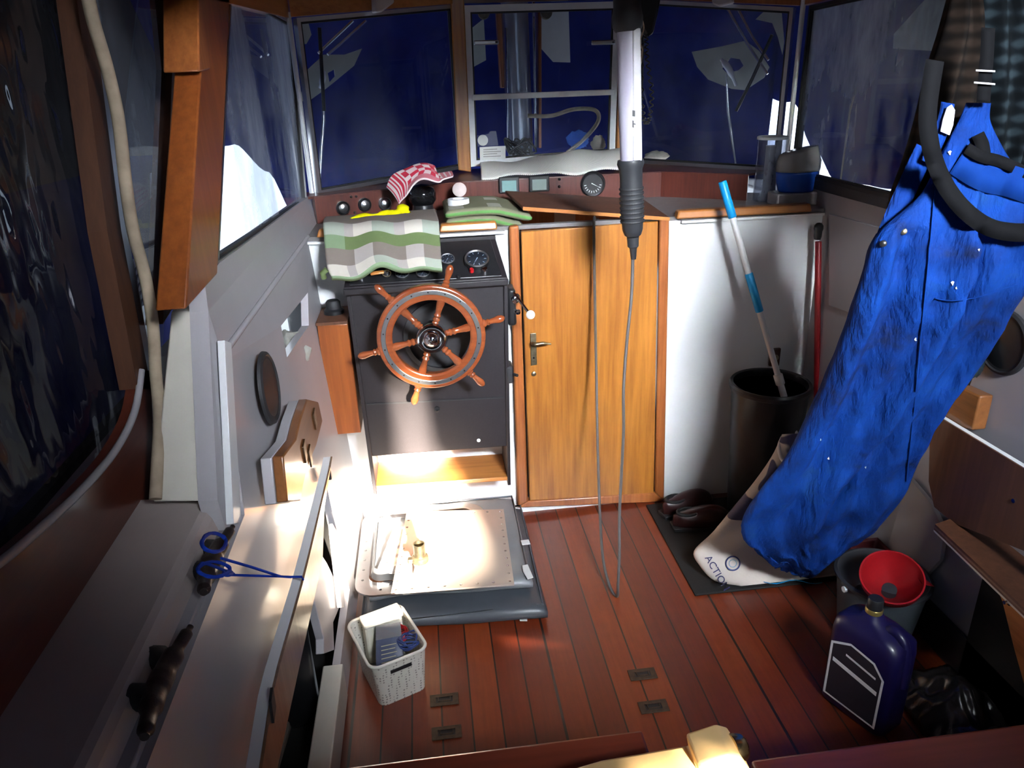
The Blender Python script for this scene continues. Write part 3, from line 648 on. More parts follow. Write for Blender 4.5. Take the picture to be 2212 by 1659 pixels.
# towel
tm = [cloth('towel_white', (.62, .52, .52), .05), cloth('towel_red', (.48, .03, .06), .05), cloth('towel_pink', (.50, .16, .19), .05)]
rowsT = [[(835, 405), (850, 420), (862, 440)], [(850, 378), (872, 398), (876, 425)], [(885, 360), (900, 372), (893, 398)], [(915, 354), (925, 368), (915, 388)], [(938, 358), (943, 376), (946, 394)], [(944, 374), (950, 384), (958, 388)], [(975, 370), (979, 376), (978, 382)]]
TP = []
for i, r in enumerate(rowsT):
    rr = []
    for j, q in enumerate(r):
        yy = 2.50-.05*j+.0*i
        rr.append(at(*q, y=yy))
    TP.append(catmull(rr, 8))
TPc = [catmull([TP[i][j] for i in range(len(TP))], 6) for j in range(len(TP[0]))]
def towf(u, v):
    a = u*(len(TPc[0])-1); b = v*(len(TPc)-1); i = min(int(a), len(TPc[0])-2); j = min(int(b), len(TPc)-2); fa, fb = a-i, b-j
    p = TPc[j][i]*(1-fa)*(1-fb)+TPc[j][i+1]*fa*(1-fb)+TPc[j+1][i]*(1-fa)*fb+TPc[j+1][i+1]*fa*fb
    return p+Vector((0, math.sin(v*9+u*5)*.004, math.sin(u*16)*.003*(1-u)))
def towm(u, v):
    if u < .22: return 1 if int(u*50) % 2 else 0
    if v > .72: return 2 if v < .92 else 0
    if u > .85: return 2 if int(u*40) % 2 else 0
    a, b = int(u*11), int(v*5.5)
    return 1 if (a+b) % 2 else (0 if a % 2 else 2) if (a % 3 == 0) else 0
tag(slab('tea_towel', towf, 60, 24, .004, tm, towm), 'red and white checked tea towel draped over the black compass', 'towel')
# yellow cloth
yp = [at(758, 474, y=2.36), at(785, 466, y=2.38), at(810, 467, y=2.38), at(832, 460, y=2.40), at(855, 460, y=2.42), at(870, 452, y=2.43), at(884, 462, y=2.42)]
tag(tube('yellow_cloth', yp, [.006, .008, .007, .009, .010, .017, .008], cloth('yellow_duster', (.55, .52, .0), .15), smooth_path=5, seg=12), 'rolled yellow cloth lying behind the checked cushion', 'cloth')
# roll of tape and white ball
p = at(991, 443, z=1.085)
t = thing('tape_roll', 'silver tape roll standing on the green cushions', 'tape roll', p)
lathe('tape_ring', [(.020, -.012), (.034, -.012), (.034, .020), (.020, .020), (.020, -.012)], p, 'aluw', t, seg=36)
p2 = at(993, 412, y=2.55)
tag(lathe('white_disc', [(0, 0), (.022, .001), (.024, .006), (.018, .012), (0, .015)], p2+Vector((0, .02, 0)), 'ledge', axis=(0, -1, .3), seg=28), 'pale grey round knob behind the silver tape roll', 'knob')
# ---- cushions, check pattern woven per cell
ck = [cloth('check_cream', (.52, .49, .43), .04), cloth('check_grey', (.36, .33, .31), .04), cloth('check_sage', (.33, .37, .31), .04), cloth('check_green', (.13, .18, .075), .06), cloth('check_brown', (.20, .17, .15), .05), cloth('check_pale_green', (.19, .27, .16), .05)]
def plaid(su, sv):
    cols = {0: [0, 1, 2, 1], 1: [4, 3, 4, 3]}
    def f(u, v):
        a = int(u*su+.35) % 5; b = int(v*sv)
        if b % 2 == 0: return [2, 1, 0, 2, 1][a]
        return (3 if (v*sv) % 1 < .5 else 4) if a != 2 else (3 if (v*sv) % 1 < .4 else 1)
    return f
def cushf(u, v):
    top = catmull([at(704, 474, z=1.052), at(700, 488, y=2.27), at(702, 520, y=2.20), at(707, 575, y=2.12), at(716, 600, y=2.08)], 6)
    rt = catmull([at(940, 457, z=1.052), at(947, 480, y=2.27), at(950, 515, y=2.20), at(953, 560, y=2.12), at(955, 580, y=2.09)], 6)
    k = v*(len(top)-1); i = min(int(k), len(top)-2); f_ = k-i
    a = top[i].lerp(top[i+1], f_); b = rt[i].lerp(rt[i+1], f_)
    wv = (math.sin(u*PI*5.3+.6)*.005)*min(1, v*3)+(.028*math.exp(-((u-.47)/.17)**2) - .012*math.exp(-((u-.12)/.14)**2))*max(0, v-.25)*1.0
    return a.lerp(b, u)+Vector((0, 0, wv))
def cushm(u, v):
    a = int(u*5+.0)
    cs = [(0, .165, 'a'), (.165, .25, 'g'), (.25, .42, 'c'), (.42, .60, 's'), (.60, .70, 'g'), (.70, .85, 'c'), (.85, 1.01, 's')]
    k = next(c for x0, x1, c in cs if u < x1)
    if v < .26: return 4
    if v < .46: return {'a': 2, 'g': 1, 'c': 0, 's': 2}[k]
    if v < .60: return {'a': 5, 'g': 3, 'c': 3, 's': 3}[k]
    if v < .76: return {'a': 4, 'g': 4, 'c': 1, 's': 4}[k]
    return {'a': 0, 'g': 1, 'c': 0, 's': 2}[k]
t = thing('checked_cushion', 'grey and green checked cushion draped over the top of the helm console', 'cushion', (-.08, 2.2, .97))
slab('cushion_cover', cushf, 60, 50, .018, ck, cushm, par=t, edge=5)
tube('cushion_tie', [at(706, 582, y=2.09), at(697, 590, y=2.09), at(700, 600, y=2.10)], .008, ck[3], t)
gc = [cloth('green_piping', (.10, .24, .07), .06), cloth('cushion_top_check', (.17, .17, .11), .05), cloth('cushion_pale_check', (.36, .36, .30), .05)]
for k, (dz, l) in enumerate(((0, 'lower'), (.026, 'upper'))):
    a = at(945, 490, y=2.30); b = at(1140+k*20, 492-k*8, y=2.28)
    def gf(u, v, dz=dz, k=k):
        x = .062+u*(.235+.03*k); y = 2.285+v*.26
        z = 1.046+dz+.006*math.sin(u*4)-.030*max(0, u-.62)**1.0*1.6
        return (x, y, z)
    def gm_(u, v): return 2 if (.05 < u < .22 or .5 < u < .66 or u > .9) and (.05 < v < .35 or .6 < v < .8) else (1 if v < .93 else 0)
    t = thing('green_cushion', f'{l} of the two stacked green edged cushions on the dashboard left of the brown lid', 'cushion', (.15, 2.4, 1.03+dz), 'green seat cushions on the dashboard')
    slab('cushion_body', gf, 40, 30, .026, gc, gm_, par=t, edge=0, bulge=1)
# mesh cloth below the centre window
def mf(u, v):
    a = at(1037+u*303, 352-u*32+4*math.sin(u*7), y=2.90); b = at(1040+u*315, 384-u*17+3*math.sin(u*11+1), y=2.70)
    return a.lerp(b, v)+Vector((0, 0, .012*math.sin(v*PI)+.004*math.sin(u*20+v*4)))
mm, tt, bb_ = nt('white_mesh_fabric'); wv = tt.nodes.new('ShaderNodeTexWave'); wv.inputs['Scale'].default_value = 90; wv.bands_direction = 'DIAGONAL'
tt.links.new(tc(tt), wv.inputs[0]); tt.links.new(ramp(tt, wv.outputs['Fac'], [(.35, (.42, .41, .38)), (.6, (.78, .77, .72))]), bb_.inputs['Base Color']); bb_.inputs['Roughness'].default_value = .9
tag(slab('mesh_cloth', mf, 60, 14, .004, [mm]), 'crumpled white mesh cloth lying along the bottom of the centre window', 'cloth')
# ---- stickers on the centre window
def sticker(nm, pts, l, c, m_='wht'): tag(prism(nm, pts, (0, -.0006, 0), m_), l, c)
p = at(1043, 303, y=2.948); sticker('round_sticker', [p+Vector((.020*math.cos(a), 0, .020*math.sin(a))) for a in [i*PI/12 for i in range(24)]], 'small round pale sticker low on the left of the centre window', 'sticker')
p = at(1064, 330, y=2.948); t = thing('label_sticker', 'rectangular white label in the lower left corner of the centre window', 'sticker', p)
prism('label_paper', [at(1036, 318, y=2.948), at(1092, 315, y=2.948), at(1092, 344, y=2.948), at(1037, 346, y=2.948)], (0, -.0006, 0), 'wht', t)
V = []; F = []
for k in range(4):
    a = at(1044, 324+k*5, y=2.9468); b = at(1074+8*(k % 2), 322.5+k*5, y=2.9468); n = len(V); V += [a, b, b+Vector((0, 0, .002)), a+Vector((0, 0, .002))]; F.append((n, n+1, n+2, n+3))
link('print_lines', V, F, 'shelf', t)
# ---- right end of the dashboard
p = at(1656, 432, z=1.034)
t = thing('clear_canister', 'tall clear plastic canister holding a paper roll, in the right windshield corner', 'canister', p)
lathe('paper_roll', [(.022, 0), (.022, .175), (.008, .175), (.008, .17)], p+Vector((.004, .0, .004)), 'wht', t, seg=28)
cl = glass('clear_plastic', (.75, .76, .8), .16, 4)
lathe('canister_wall', [(.047, 0), (.047, .20), (.049, .206), (.044, .206), (.044, .004), (0, .004)], p, cl, t, seg=40)
lathe('canister_rim', [(.050, .200), (.050, .208), (.046, .210), (.046, .200)], p, 'aluw', t, seg=40)
p = at(1708, 440, z=1.034)
tag(box('plastic_tray', p+Vector((-.072, -.05, 0)), p+Vector((.075, .03, .042)), paint('milky_plastic', (.45, .45, .46), .35, trans=0, var=.03), bevel=.006), 'low milky plastic box under the blue and clear jug on the right of the dashboard', 'box')
jp = p+Vector((.006, -.012, .043))
t = thing('soap_jug', 'squat ribbed clear jug with blue lower half, on the milky plastic box', 'jug', jp)
def jug(nm, z0, z1, m_, par):
    V = []; F = []; n = 40; ks = 10
    for i in range(ks+1):
        z = z0+(z1-z0)*i/ks; zz = z/.135
        rx = .072*(1-.22*(1-min(1, zz*2.2))**2)*(1-.22*max(0, zz-.72)/.28); ry = .045*(1-.2*max(0, zz-.7)/.3)
        for k in range(n):
            a = 2*PI*k/n; rb = 1+.02*math.cos(a*20)*(1 if zz > .5 else 0)
            tilt = (.016*math.cos(a) if zz > .85 else 0)*(zz-.85)/.15
            V.append(jp+Vector((rx*rb*math.cos(a), ry*rb*math.sin(a), z+tilt)))
    for i in range(ks):
        for k in range(n): F.append((i*n+k, i*n+(k+1) % n, (i+1)*n+(k+1) % n, (i+1)*n+k))
    F.append(tuple(range(n))); F.append(tuple(ks*n+k for k in range(n)))
    return link(nm, V, F, m_, par, smooth='all')
jug('jug_lower', 0, .063, paint('blue_liquid', (.02, .10, .52), .25, var=.05), t)
jug('jug_upper', .0635, .130, paint('clear_grey_plastic', (.40, .38, .36), .2, var=.05, trans=.35), t)
# ---- inspection lamp hanging from the roof
LY = 1.92
lp = at(1362, 500, y=LY)
t = thing('inspection_lamp', 'black handled white tube inspection lamp hanging from the roof by its hook', 'lamp', lp)
ax = (at(1355, 0, y=LY)-lp); ax.normalize()
P_ = lambda px, py: at(px, py, y=LY)
h0 = P_(1367, 512); h1 = P_(1362, 345)
L_ = (h1-h0).length; ax = (h1-h0).normalized()
hnd = lathe('lamp_handle', [(.014, 0), (.022, .006), (.027, .02), (.030, L_*.35), (.029, L_*.75), (.030, L_*.88), (.035, L_*.95), (.033, L_)], h0, 'darkgrey', t, axis=ax, seg=32)
V, F = join_vf([lathe_vf([(.0312, .0), (.0325, .003), (.0312, .006)], h0+ax*(L_*.2+k*.012), ax, 32) for k in range(8)])
link('grip_ribs', V, F, 'rubber', hnd)
lathe('cable_gland', [(.016, .0), (.015, -.025), (.010, -.03), (.007, -.06)], h0, 'darkgrey', hnd, axis=ax, seg=20)
t0 = P_(1362, 345); t1 = P_(1356, 60); tl_ = (t1-t0).length; ax2 = (t1-t0).normalized()
tm_, tt, bb_ = nt('lamp_tube_plastic'); bb_.inputs['Base Color'].default_value = (.36, .345, .42, 1); bb_.inputs['Roughness'].default_value = .3
lathe('lamp_tube', [(.026, 0), (.028, tl_*.5), (.0255, tl_)], t0, tm_, t, axis=ax2, seg=32)
u_ = (P_(1378, 200)-P_(1362, 200)).normalized()
lb = prism('reflector_strip', [P_(1361, 345), P_(1381, 345), P_(1377, 62), P_(1360, 62)], (0, -.029, 0), paint('lamp_reflector_grey', (.5, .5, .53), .35, bs=0), t, bevel=.003)
V = []; F = []
for (a0, b0, a1, b1) in ((1364, 195, 1368, 230), (1366, 238, 1372, 252), (1366, 260, 1369, 276), (1369, 266, 1373, 270), (1364, 90, 1366, 130), (1366, 130, 1370, 160)):
    q = [at(a0, b0, y=LY-.0295), at(a1, b0+1, y=LY-.0295), at(a1, b1, y=LY-.0295), at(a0, b1-1, y=LY-.0295)]; n = len(V); V += q; F.append((n, n+1, n+2, n+3))
F = F[1:4]; 
link('printed_marks', V, F, 'darkgrey', lb)
lathe('lamp_head', [(.030, 0), (.036, .01), (.037, .03), (.033, .05), (.033, .085)], P_(1356, 68), 'rubber', t, axis=ax2, seg=32)
tube('hanging_hook', [P_(1356, 15), P_(1356, -25), P_(1364, -48), P_(1376, -40)], .005, 'black', t, smooth_path=4)
# power cable, looping to the floor and back up to the hatch
cab = [P_(1368, 535), P_(1367, 560), P_(1364, 640), at(1354, 740, y=1.90), at(1347, 840, y=1.88), at(1347, 930, y=1.86), at(1342, 1030, y=1.84), at(1338, 1120, y=1.82), at(1338, 1200, y=1.78), at(1335, 1262, y=1.75)+Vector((0, 0, .0)), at(1333, 1288, z=.006), at(1318, 1268, z=.02), at(1303, 1210, y=1.86), at(1296, 1110, y=1.98), at(1291, 960, y=2.10), at(1288, 800, y=2.18), at(1285, 640, y=2.22), at(1283, 485, y=2.245), at(1286, 474, y=2.30), at(1292, 474, y=2.42)]
tag(tube('lamp_cable', cab, .0045, paint('grey_cable', (.09, .085, .085), .5, bs=0), smooth_path=6, seg=8), 'long grey cable looping from the lamp to the floor and up over the door', 'cable')
# ---- radio handset with coiled cord, string
MY = 2.45
t = thing('radio_handset', 'black radio handset with coiled cord hanging behind the inspection lamp', 'radio handset', at(1395, 60, y=MY))
prism('handset_body', [at(1395, -20, y=MY), at(1432, -20, y=MY), at(1424, 25, y=MY), at(1412, 75, y=MY), at(1396, 80, y=MY), at(1378, 50, y=MY), at(1374, 15, y=MY)], (0, .03, 0), 'black', t, bevel=.01)
V = []
base = catmull([at(1396, 78, y=MY), at(1398, 130, y=MY), at(1408, 200, y=MY), at(1402, 258, y=MY), at(1392, 262, y=MY), at(1386, 200, y=MY), at(1386, 90, y=MY)], 30)
for i, p in enumerate(base):
    a = i*.95; V.append(p+Vector((math.cos(a)*.006, math.sin(a)*.006, 0)))
tube('coiled_cord', V, .0022, 'rubber', t, seg=6)
tag(tube('hanging_string', [at(1386, 40, y=2.3), at(1391, 60, y=2.3), at(1383, 90, y=2.3), at(1388, 110, y=2.3), at(1382, 150, y=2.3), at(1378, 190, y=2.3)], .002, 'rope', smooth_path=5, seg=6), 'knotted beige string hanging beside the radio handset', 'string')
# ---- wiper motors inside, wipers outside
for l, q, mtr, arms in (('left', W1, [(800, -12), (838, -15), (842, 8), (815, 28), (802, 30)], [[(762, 45), (712, 92), (688, 115)], [(790, 45), (735, 95), (708, 118)]]),
                        ('right', W3, [(1542, -12), (1585, -12), (1588, 8), (1560, 15), (1546, 10)], [[(1572, 20), (1615, 95), (1658, 160)], [(1592, 15), (1625, 80), (1660, 130)]])):
    c = list(map(Vector, q)); n = (c[1]-c[0]).cross(c[3]-c[0]).normalized(); n = -n if n.dot(CP-c[0]) < 0 else n
    t = thing('wiper_motor', f'pale plastic wiper motor at the top of the {l} windshield pane', 'wiper motor', at(*mtr[0], P=c[0]+n*.02, N=n), 'wiper motors')
    prism('motor_cover', [at(*m_, P=c[0]+n*.02, N=n) for m_ in mtr], n*.03, 'ledge', t, bevel=.006)
    t = thing('windshield_wiper', f'twin arm wiper outside the {l} windshield pane', 'wiper', at(*arms[0][1], P=c[0]-n*.04, N=n), 'wipers')
    for a in arms: tube('wiper_arm', [at(*m_, P=c[0]-n*.05, N=n) for m_ in a], .0045, 'alu', t, seg=6)
    bl2 = [(690, 60), (695, 150), (700, 240)] if l == 'left' else [(1668, 75), (1625, 170), (1590, 240)]
    tube('wiper_blade', [at(*m_, P=c[0]-n*.05, N=n) for m_ in bl2], .006, 'black', t, seg=8)
    st2 = [(699, 195), (699, 260), (694, 330), (690, 402)] if l == 'left' else [(1569, 160), (1573, 240), (1583, 310), (1590, 362)]
    lc = tag(tube('lashing_line', [at(*m_, P=c[0]-n*.10, N=n) for m_ in st2], [.003, .006, .006, .003], 'alu', seg=8), f'pale stretched lashing line outside the {l} windshield pane', 'line', 'lashing lines')
# patches on the tarpaulin
def onT(pts, nm, l, holes=(), d=3.35, m_='patch'):
    if isinstance(d, (int, float)): P0 = Vector((0, d, 0)); N0 = Vector((0, 1, 0))
    else: P0, N0 = d
    tag(prism(nm, [at(*p, P=P0, N=N0) for p in pts], N0*.003, m_, holes=[[at(*p, P=P0, N=N0) for p in h] for h in holes]), l, 'patch')
NL = Vector((-.6, .8, 0)).normalized(); PL = (Vector((-.05, 3.05, 0)), NL); NR = Vector((.6, .8, 0)).normalized(); PR = (Vector((1.1, 3.05, 0)), NR)
onT([(648, 215), (665, 150), (700, 118), (745, 118), (782, 105), (765, 142), (725, 175), (700, 195), (662, 222)], 'tarp_patch', 'pale wing shaped patch with a hole on the tarp outside the left windshield', [[(708, 158), (722, 150), (724, 165), (712, 178)]], PL)
onT([(640, 48), (665, 45), (673, 75), (662, 95), (645, 95)], 'tarp_patch', 'small pale patch in the top left corner of the left windshield', (), PL)
onT([(1494, 112), (1560, 100), (1610, 88), (1640, 110), (1662, 145), (1650, 168), (1610, 195), (1580, 192), (1530, 172), (1506, 145)], 'tarp_patch', 'pale eye shaped patch with a hole on the tarp outside the right windshield', [[(1560, 148), (1578, 125), (1598, 128), (1606, 142), (1595, 152), (1570, 158)]], PR)
onT([(1632, 42), (1650, 25), (1688, 22), (1694, 90), (1690, 118), (1680, 80), (1668, 50)], 'tarp_patch', 'pale ragged patch in the top right corner of the right windshield', (), PR)
onT([(1165, 18), (1228, 12), (1232, 135), (1195, 134), (1165, 100)], 'tarp_patch', 'white cloth square behind the upper part of the centre window', (), 3.25, 'wht')
onT([(1020, 60), (1045, 40), (1050, 130), (1022, 145)], 'tarp_patch', 'narrow pale cloth strip behind the left of the centre window', (), 3.25)
tag(tube('grommet_strap', [at(1558, 128, P=PR[0]-NR*.02, N=NR), at(1575, 150, P=PR[0]-NR*.03, N=NR), at(1590, 185, P=PR[0]-NR*.02, N=NR)], [.006, .012, .006], 'aluw', smooth_path=4), 'white curved strap through the hole of the eye shaped patch', 'strap')
tag(tube('grommet_strap', [at(700, 155, P=PL[0]-NL*.02, N=NL), at(696, 175, P=PL[0]-NL*.03, N=NL), at(690, 190, P=PL[0]-NL*.02, N=NL)], [.006, .010, .005], 'aluw', smooth_path=4), 'white curved strap through the hole of the wing shaped patch', 'strap')
# mast foot seen through the centre window
MP = 3.15
t = thing('lowered_mast', 'shiny metal mast with wooden cheeks standing outside the centre window', 'mast', at(1125, 335, y=MP))
tube('mast_tube', [at(1108, -60, y=MP), at(1125, 340, y=MP)], .052, 'alu', t, seg=28)
tube('stay_rod', [at(1152, -40, y=MP-.04), at(1158, 320, y=MP-.04)], .006, 'chrome', t)
tube('stay_rod', [at(1094, 60, y=MP-.04), at(1098, 320, y=MP-.04)], .006, 'chrome', t)
prism('wooden_cheek', [at(1072, 20, y=MP), at(1086, 20, y=MP), at(1090, 190, y=MP), at(1082, 190, y=MP)], (0, .05, 0), 'frame', t, bevel=.003)
prism('wooden_cheek', [at(1162, 20, y=MP), at(1170, 20, y=MP), at(1170, 320, y=MP), at(1164, 320, y=MP)], (0, .05, 0), 'frame', t, bevel=.003)
for px in (1045, 1180): lathe('pulley_wheel', [(.022, -.010), (.022, -.006), (.014, -.002), (.014, .002), (.022, .006), (.022, .010)], at(px, 28, y=MP-.03), 'brass', t, axis=(0, -1, .1), seg=20)
tag(tube('mooring_rope', [at(1140, 250, y=3.08), at(1190, 250, y=3.08), at(1240, 236, y=3.08), at(1285, 238, y=3.08), at(1292, 262, y=3.08), at(1262, 300, y=3.08), at(1225, 330, y=3.08)], .008, 'rope', smooth_path=8), 'beige braided rope looping across the lower half of the centre window', 'rope')
tag(tube('rope_tangle', [at(1110+26*math.cos(i*1.9)+i*1.0, 318+20*math.sin(i*2.3), y=3.06+.02*math.sin(i)) for i in range(26)], .004, paint('old_line', (.12, .11, .09), .8), smooth_path=5, seg=6), 'tangle of thin dark lines at the foot of the mast', 'line')
def lumps(nm, px, py, y, rx, rz, m_, l, c):
    o = at(px, py, y=y); V = []; F = []; n = 20; k_ = 12
    for i in range(k_+1):
        a = PI*i/k_
        for k in range(n):
            b = 2*PI*k/n; d = Vector((math.sin(a)*math.cos(b), math.sin(a)*math.sin(b), math.cos(a)))
            s = 1+.35*noise.noise(d*2.3+o*9)+.15*noise.noise(d*6+o); V.append(o+Vector((d.x*rx, d.y*rx*.5, d.z*rz))*s)
    for i in range(k_):
        for k in range(n): F.append((i*n+k, i*n+(k+1) % n, (i+1)*n+(k+1) % n, (i+1)*n+k))
    return tag(link(nm, V, F, m_, smooth='all'), l, c)
lumps('blue_rag', 1248, 302, 3.10, .045, .035, cloth('blue_rag_cloth', (.05, .12, .4), .3), 'crumpled light blue rag behind the rope at the lower right of the centre window', 'rag')
lumps('rope_coil', 1292, 312, 3.06, .028, .035, 'rope', 'small coil of white striped rope in the lower right corner of the centre window', 'rope')
lumps('net_bag', 1418, 338, 3.08, .05, .022, 'rope', 'grey net bag lying outside at the lower left of the right windshield', 'bag')
# ================================================================ LEFT SIDE
XW = -.333
# round speaker on the left side
def speaker(nm, c, r, n, l):
    t = thing(nm, l, 'speaker', c); n = Vector(n)
    lathe('speaker_rim', [(r, 0), (r*.98, .006), (r*.9, .009), (r*.86, .006)], c, 'rubber', t, axis=n, seg=48)
    g = lathe('speaker_grille', [(r*.87, .005), (r*.7, .007), (r*.35, .009), (0, .010)], c, 'black', t, axis=n, seg=48)
    return t
speaker('round_speaker', at(578, 838, x=-.334), .073, (1, 0, .05), 'round black speaker on the left wall below the side window')
def lump_vf(o, rx, ry, rz, amp=.3, sd=0, n=20, k_=12):
    V = []; F = []
    for i in range(k_+1):
        a = PI*i/k_
        for k in range(n):
            b = 2*PI*k/n; d = Vector((math.sin(a)*math.cos(b), math.sin(a)*math.sin(b), math.cos(a)))
            s = 1+amp*noise.noise(d*2.3+Vector((sd, 0, 0)))+amp*.5*noise.noise(d*6+Vector((0, sd, 0))); V.append(Vector(o)+Vector((d.x*rx, d.y*ry, d.z*rz))*s)
    for i in range(k_):
        for k in range(n): F.append((i*n+k, i*n+(k+1) % n, (i+1)*n+(k+1) % n, (i+1)*n+k))
    return V, F
p = at(632, 738, x=-.37); v, f = lump_vf(p+Vector((-.02, .03, -.05)), .05, .10, .06, .4, 3)
tag(link('stuffed_rag', v, f, cloth('greyish_rag', (.40, .40, .36), .3), smooth='all'), 'crumpled pale rag stuffed in the corner pocket of the left wall', 'rag')
# rim of the pocket
# wooden latch board
X1 = -.285
t = thing('wooden_bracket', 'notched orange wooden bracket with a grey side on the left wall above the locker', 'bracket', at(640, 1080, x=X1))
wb = [at(px, py, x=X1) for px, py in [(664, 862), (688, 868), (697, 910), (684, 962), (664, 1012), (655, 1050), (650, 1082), (622, 1084), (612, 985), (640, 948), (650, 905)]]
prism('wooden_face', wb, (-.020, 0, 0), 'bracket', t, bevel=.003)
prism('backing_board', [q+Vector((-.020, -.004, -.0)) for q in wb], (-.020, 0, 0), 'lining', t, bevel=.002)
for px, py in ((678, 905), (656, 975), (668, 985)):
    q = at(px, py, x=X1); prism('latch_plate', [q+Vector((0, -.016, .018)), q+Vector((0, .014, .022)), q+Vector((0, .012, -.018)), q+Vector((0, -.008, -.024))], (.004, 0, 0), 'brass', t, bevel=.001)
p = at(712, 1022, x=-.30)
t = thing('turn_button', 'small black turn button on the bright lower left wall', 'latch', p)
box('turn_tab', p+Vector((-.012, -.006, -.018)), p+Vector((.004, .010, .018)), 'darkgrey', t, bevel=.002); box('turn_base', p+Vector((-.012, -.02, -.006)), p+Vector((0, .012, .006)), 'black', t, bevel=.002)
# raised end of the lining board (the light on its edge is put in as white)
st(prism('trim_31', [at(485, 735, x=-.345), at(500, 740, x=-.345), at(522, 1128, x=-.345), at(505, 1132, x=-.345)], (-.012, 0, 0), 'white', bevel=.001))
# locker door held open by cord
XD = -.268
t = thing('locker_door', 'left locker door standing open with white edge and varnished brown inner face', 'locker door', at(600, 1500, x=XD))
fc = [at(px, py, x=XD) for px, py in [(718, 986), (716, 1000), (674, 1180), (654, 1262), (604, 1440), (590, 1500), (560, 1700), (592, 1700), (601, 1652), (650, 1425), (697, 1210), (701, 1096)]]
prism('door_panel', fc, (-.004, 0, 0), 'tan', t)
fb = [q+Vector((-.0045, 0, 0)) for q in fc]
prism('white_outer_board', fb, (-.017, 0, 0), 'white', t, bevel=.002)
q = at(585, 1525, x=XD); prism('rusty_catch', [q+Vector((0, -.012, -.02)), q+Vector((0, .010, -.012)), q+Vector((0, .014, .02)), q+Vector((0, -.006, .014))], (.004, 0, 0), 'rubber', t)
# things in the dark locker
t = thing('black_fender', 'glossy black rounded container standing in the dark left locker', 'container', (-.42, 1.35, .0))
lathe('container_body', [(.045, 0), (.055, .02), (.055, .26), (.045, .30), (.02, .32)], (-.41, 1.46, 0), 'black', t, seg=32); lathe('container_cap', [(.02, .318), (.02, .34), (0, .342)], (-.41, 1.46, 0), 'rubber', t, seg=20)
t = thing('dark_hose', 'black hose lying along the dark left locker', 'hose', (-.40, 1.1, .12))
tube('hose_body', [(-.40, .55, .10), (-.42, .8, .16), (-.40, 1.05, .2), (-.41, 1.3, .12)], .022, 'rubber', t, smooth_path=5)
# sill rails of the locker
st(prism('trim_32', [(-.292, .2, 0), (-.292, 1.50, 0), (-.292, 1.50, .105), (-.292, .2, .105)], (-.05, 0, 0), 'cream', bevel=.003))
st(prism('trim_33', [at(718, 1130, x=-.300), at(735, 1160, x=-.300), at(745, 1312, x=-.300), at(738, 1312, x=-.300)], (-.012, 0, 0), 'lining', bevel=.001))
st(prism('trim_34', [at(px, py, x=-.315) for px, py in [(690, 1190), (706, 1215), (742, 1290), (720, 1345), (722, 1404), (700, 1412), (700, 1380), (672, 1270)]], (-.02, 0, 0), 'lining', bevel=.002))
# cleats
def cleat(nm, e0, e1, q0, q1, b0, b1, l):
    XC = -.335
    a = at(*e0, x=XC); b = at(*e1, x=XC); t = thing(nm, l, 'cleat', (a+b)/2, 'dark deck cleats on the left ledge')
    m0 = a.lerp(b, .33); m1 = a.lerp(b, .64); pts = [a, a.lerp(b, .12), m0, (m0+m1)/2, m1, a.lerp(b, .88), b]
    off = Vector((-.012, 0, -.008)); pts = [p+off*k for p, k in zip(pts, (0, .4, 1, 1.1, 1, .4, 0))]
    tube('horn', pts, [.004, .008, .013, .0145, .013, .009, .005], paint('dark_bronze', (.035, .025, .024), .45, .3, .3, 60, .3), t, smooth_path=5, seg=14)
    for q, m in ((q0, m0), (q1, m1)):
        base = at(*q, x=-.374); tube('cleat_post', [base+Vector((-.004, 0, 0)), base+Vector((.006, 0, 0)), m+off], [.017, .016, .011], 'rubber', t, seg=14)
    return m0, m1
cleat('deck_cleat', (503, 1137), (440, 1280), (445, 1188), (424, 1236), 0, 0, 'forward dark cleat with blue cord tied round it, nearest the cream block')
cleat('deck_cleat', (412, 1353), (312, 1592), (333, 1424), (292, 1508), 0, 0, 'bare dark cleat on the left ledge, nearest the camera')
XK = -.325
bc = thing('tie_rope', 'thin blue line wound on the forward cleat and tied to the open locker door', 'rope', at(470, 1230, x=XK))
def loop(px, py, rx, ry, a0, n, turns, ph=0):
    out = []
    for i in range(int(n*turns)):
        a = a0+2*PI*i/n; k = 1+.06*math.sin(i*1.7+ph); out.append(at(px+rx*k*math.cos(a), py+ry*k*math.sin(a), x=XK+.012*math.sin(a+ph)))
    return out
tube('cord_winding', loop(462, 1172, 26, 20, .3, 14, 3.1), .0022, 'blue_rope', bc, smooth_path=3, seg=6)
tube('cord_winding', loop(462, 1230, 34, 16, 1, 14, 2.6, 1)+[at(505, 1240, x=XK)], .0022, 'blue_rope', bc, smooth_path=3, seg=6)
tube('cord_knot', loop(492, 1238, 9, 5, 0, 8, 3), .0024, 'blue_rope', bc, smooth_path=2, seg=6)
e_ = at(655, 1252, x=XD+.002)
tube('cord_tail', [at(500, 1242, x=XK), at(560, 1244, x=-.31), at(628, 1246, x=XD-.02), at(652, 1246, x=XD+.002), e_], .0022, 'blue_rope', bc, seg=6)
tube('cord_tail', [at(478, 1206, x=XK), at(540, 1224, x=-.31), at(605, 1245, x=XD-.024), at(628, 1247, x=XD-.02)], .0022, 'blue_rope', bc, seg=6)
# thick beige rope hanging by the canopy frame
tag(tube('canopy_rope', [at(px, py, x=-.452) for px, py in [(180, -60), (200, 40), (232, 150), (256, 260), (272, 400), (288, 500), (314, 600), (330, 700), (336, 800), (344, 900), (340, 1000), (336, 1078)]], [.0095], 'rope', smooth_path=6, seg=12), 'thick beige rope hanging between the canopy frame and the wooden pillar', 'rope')
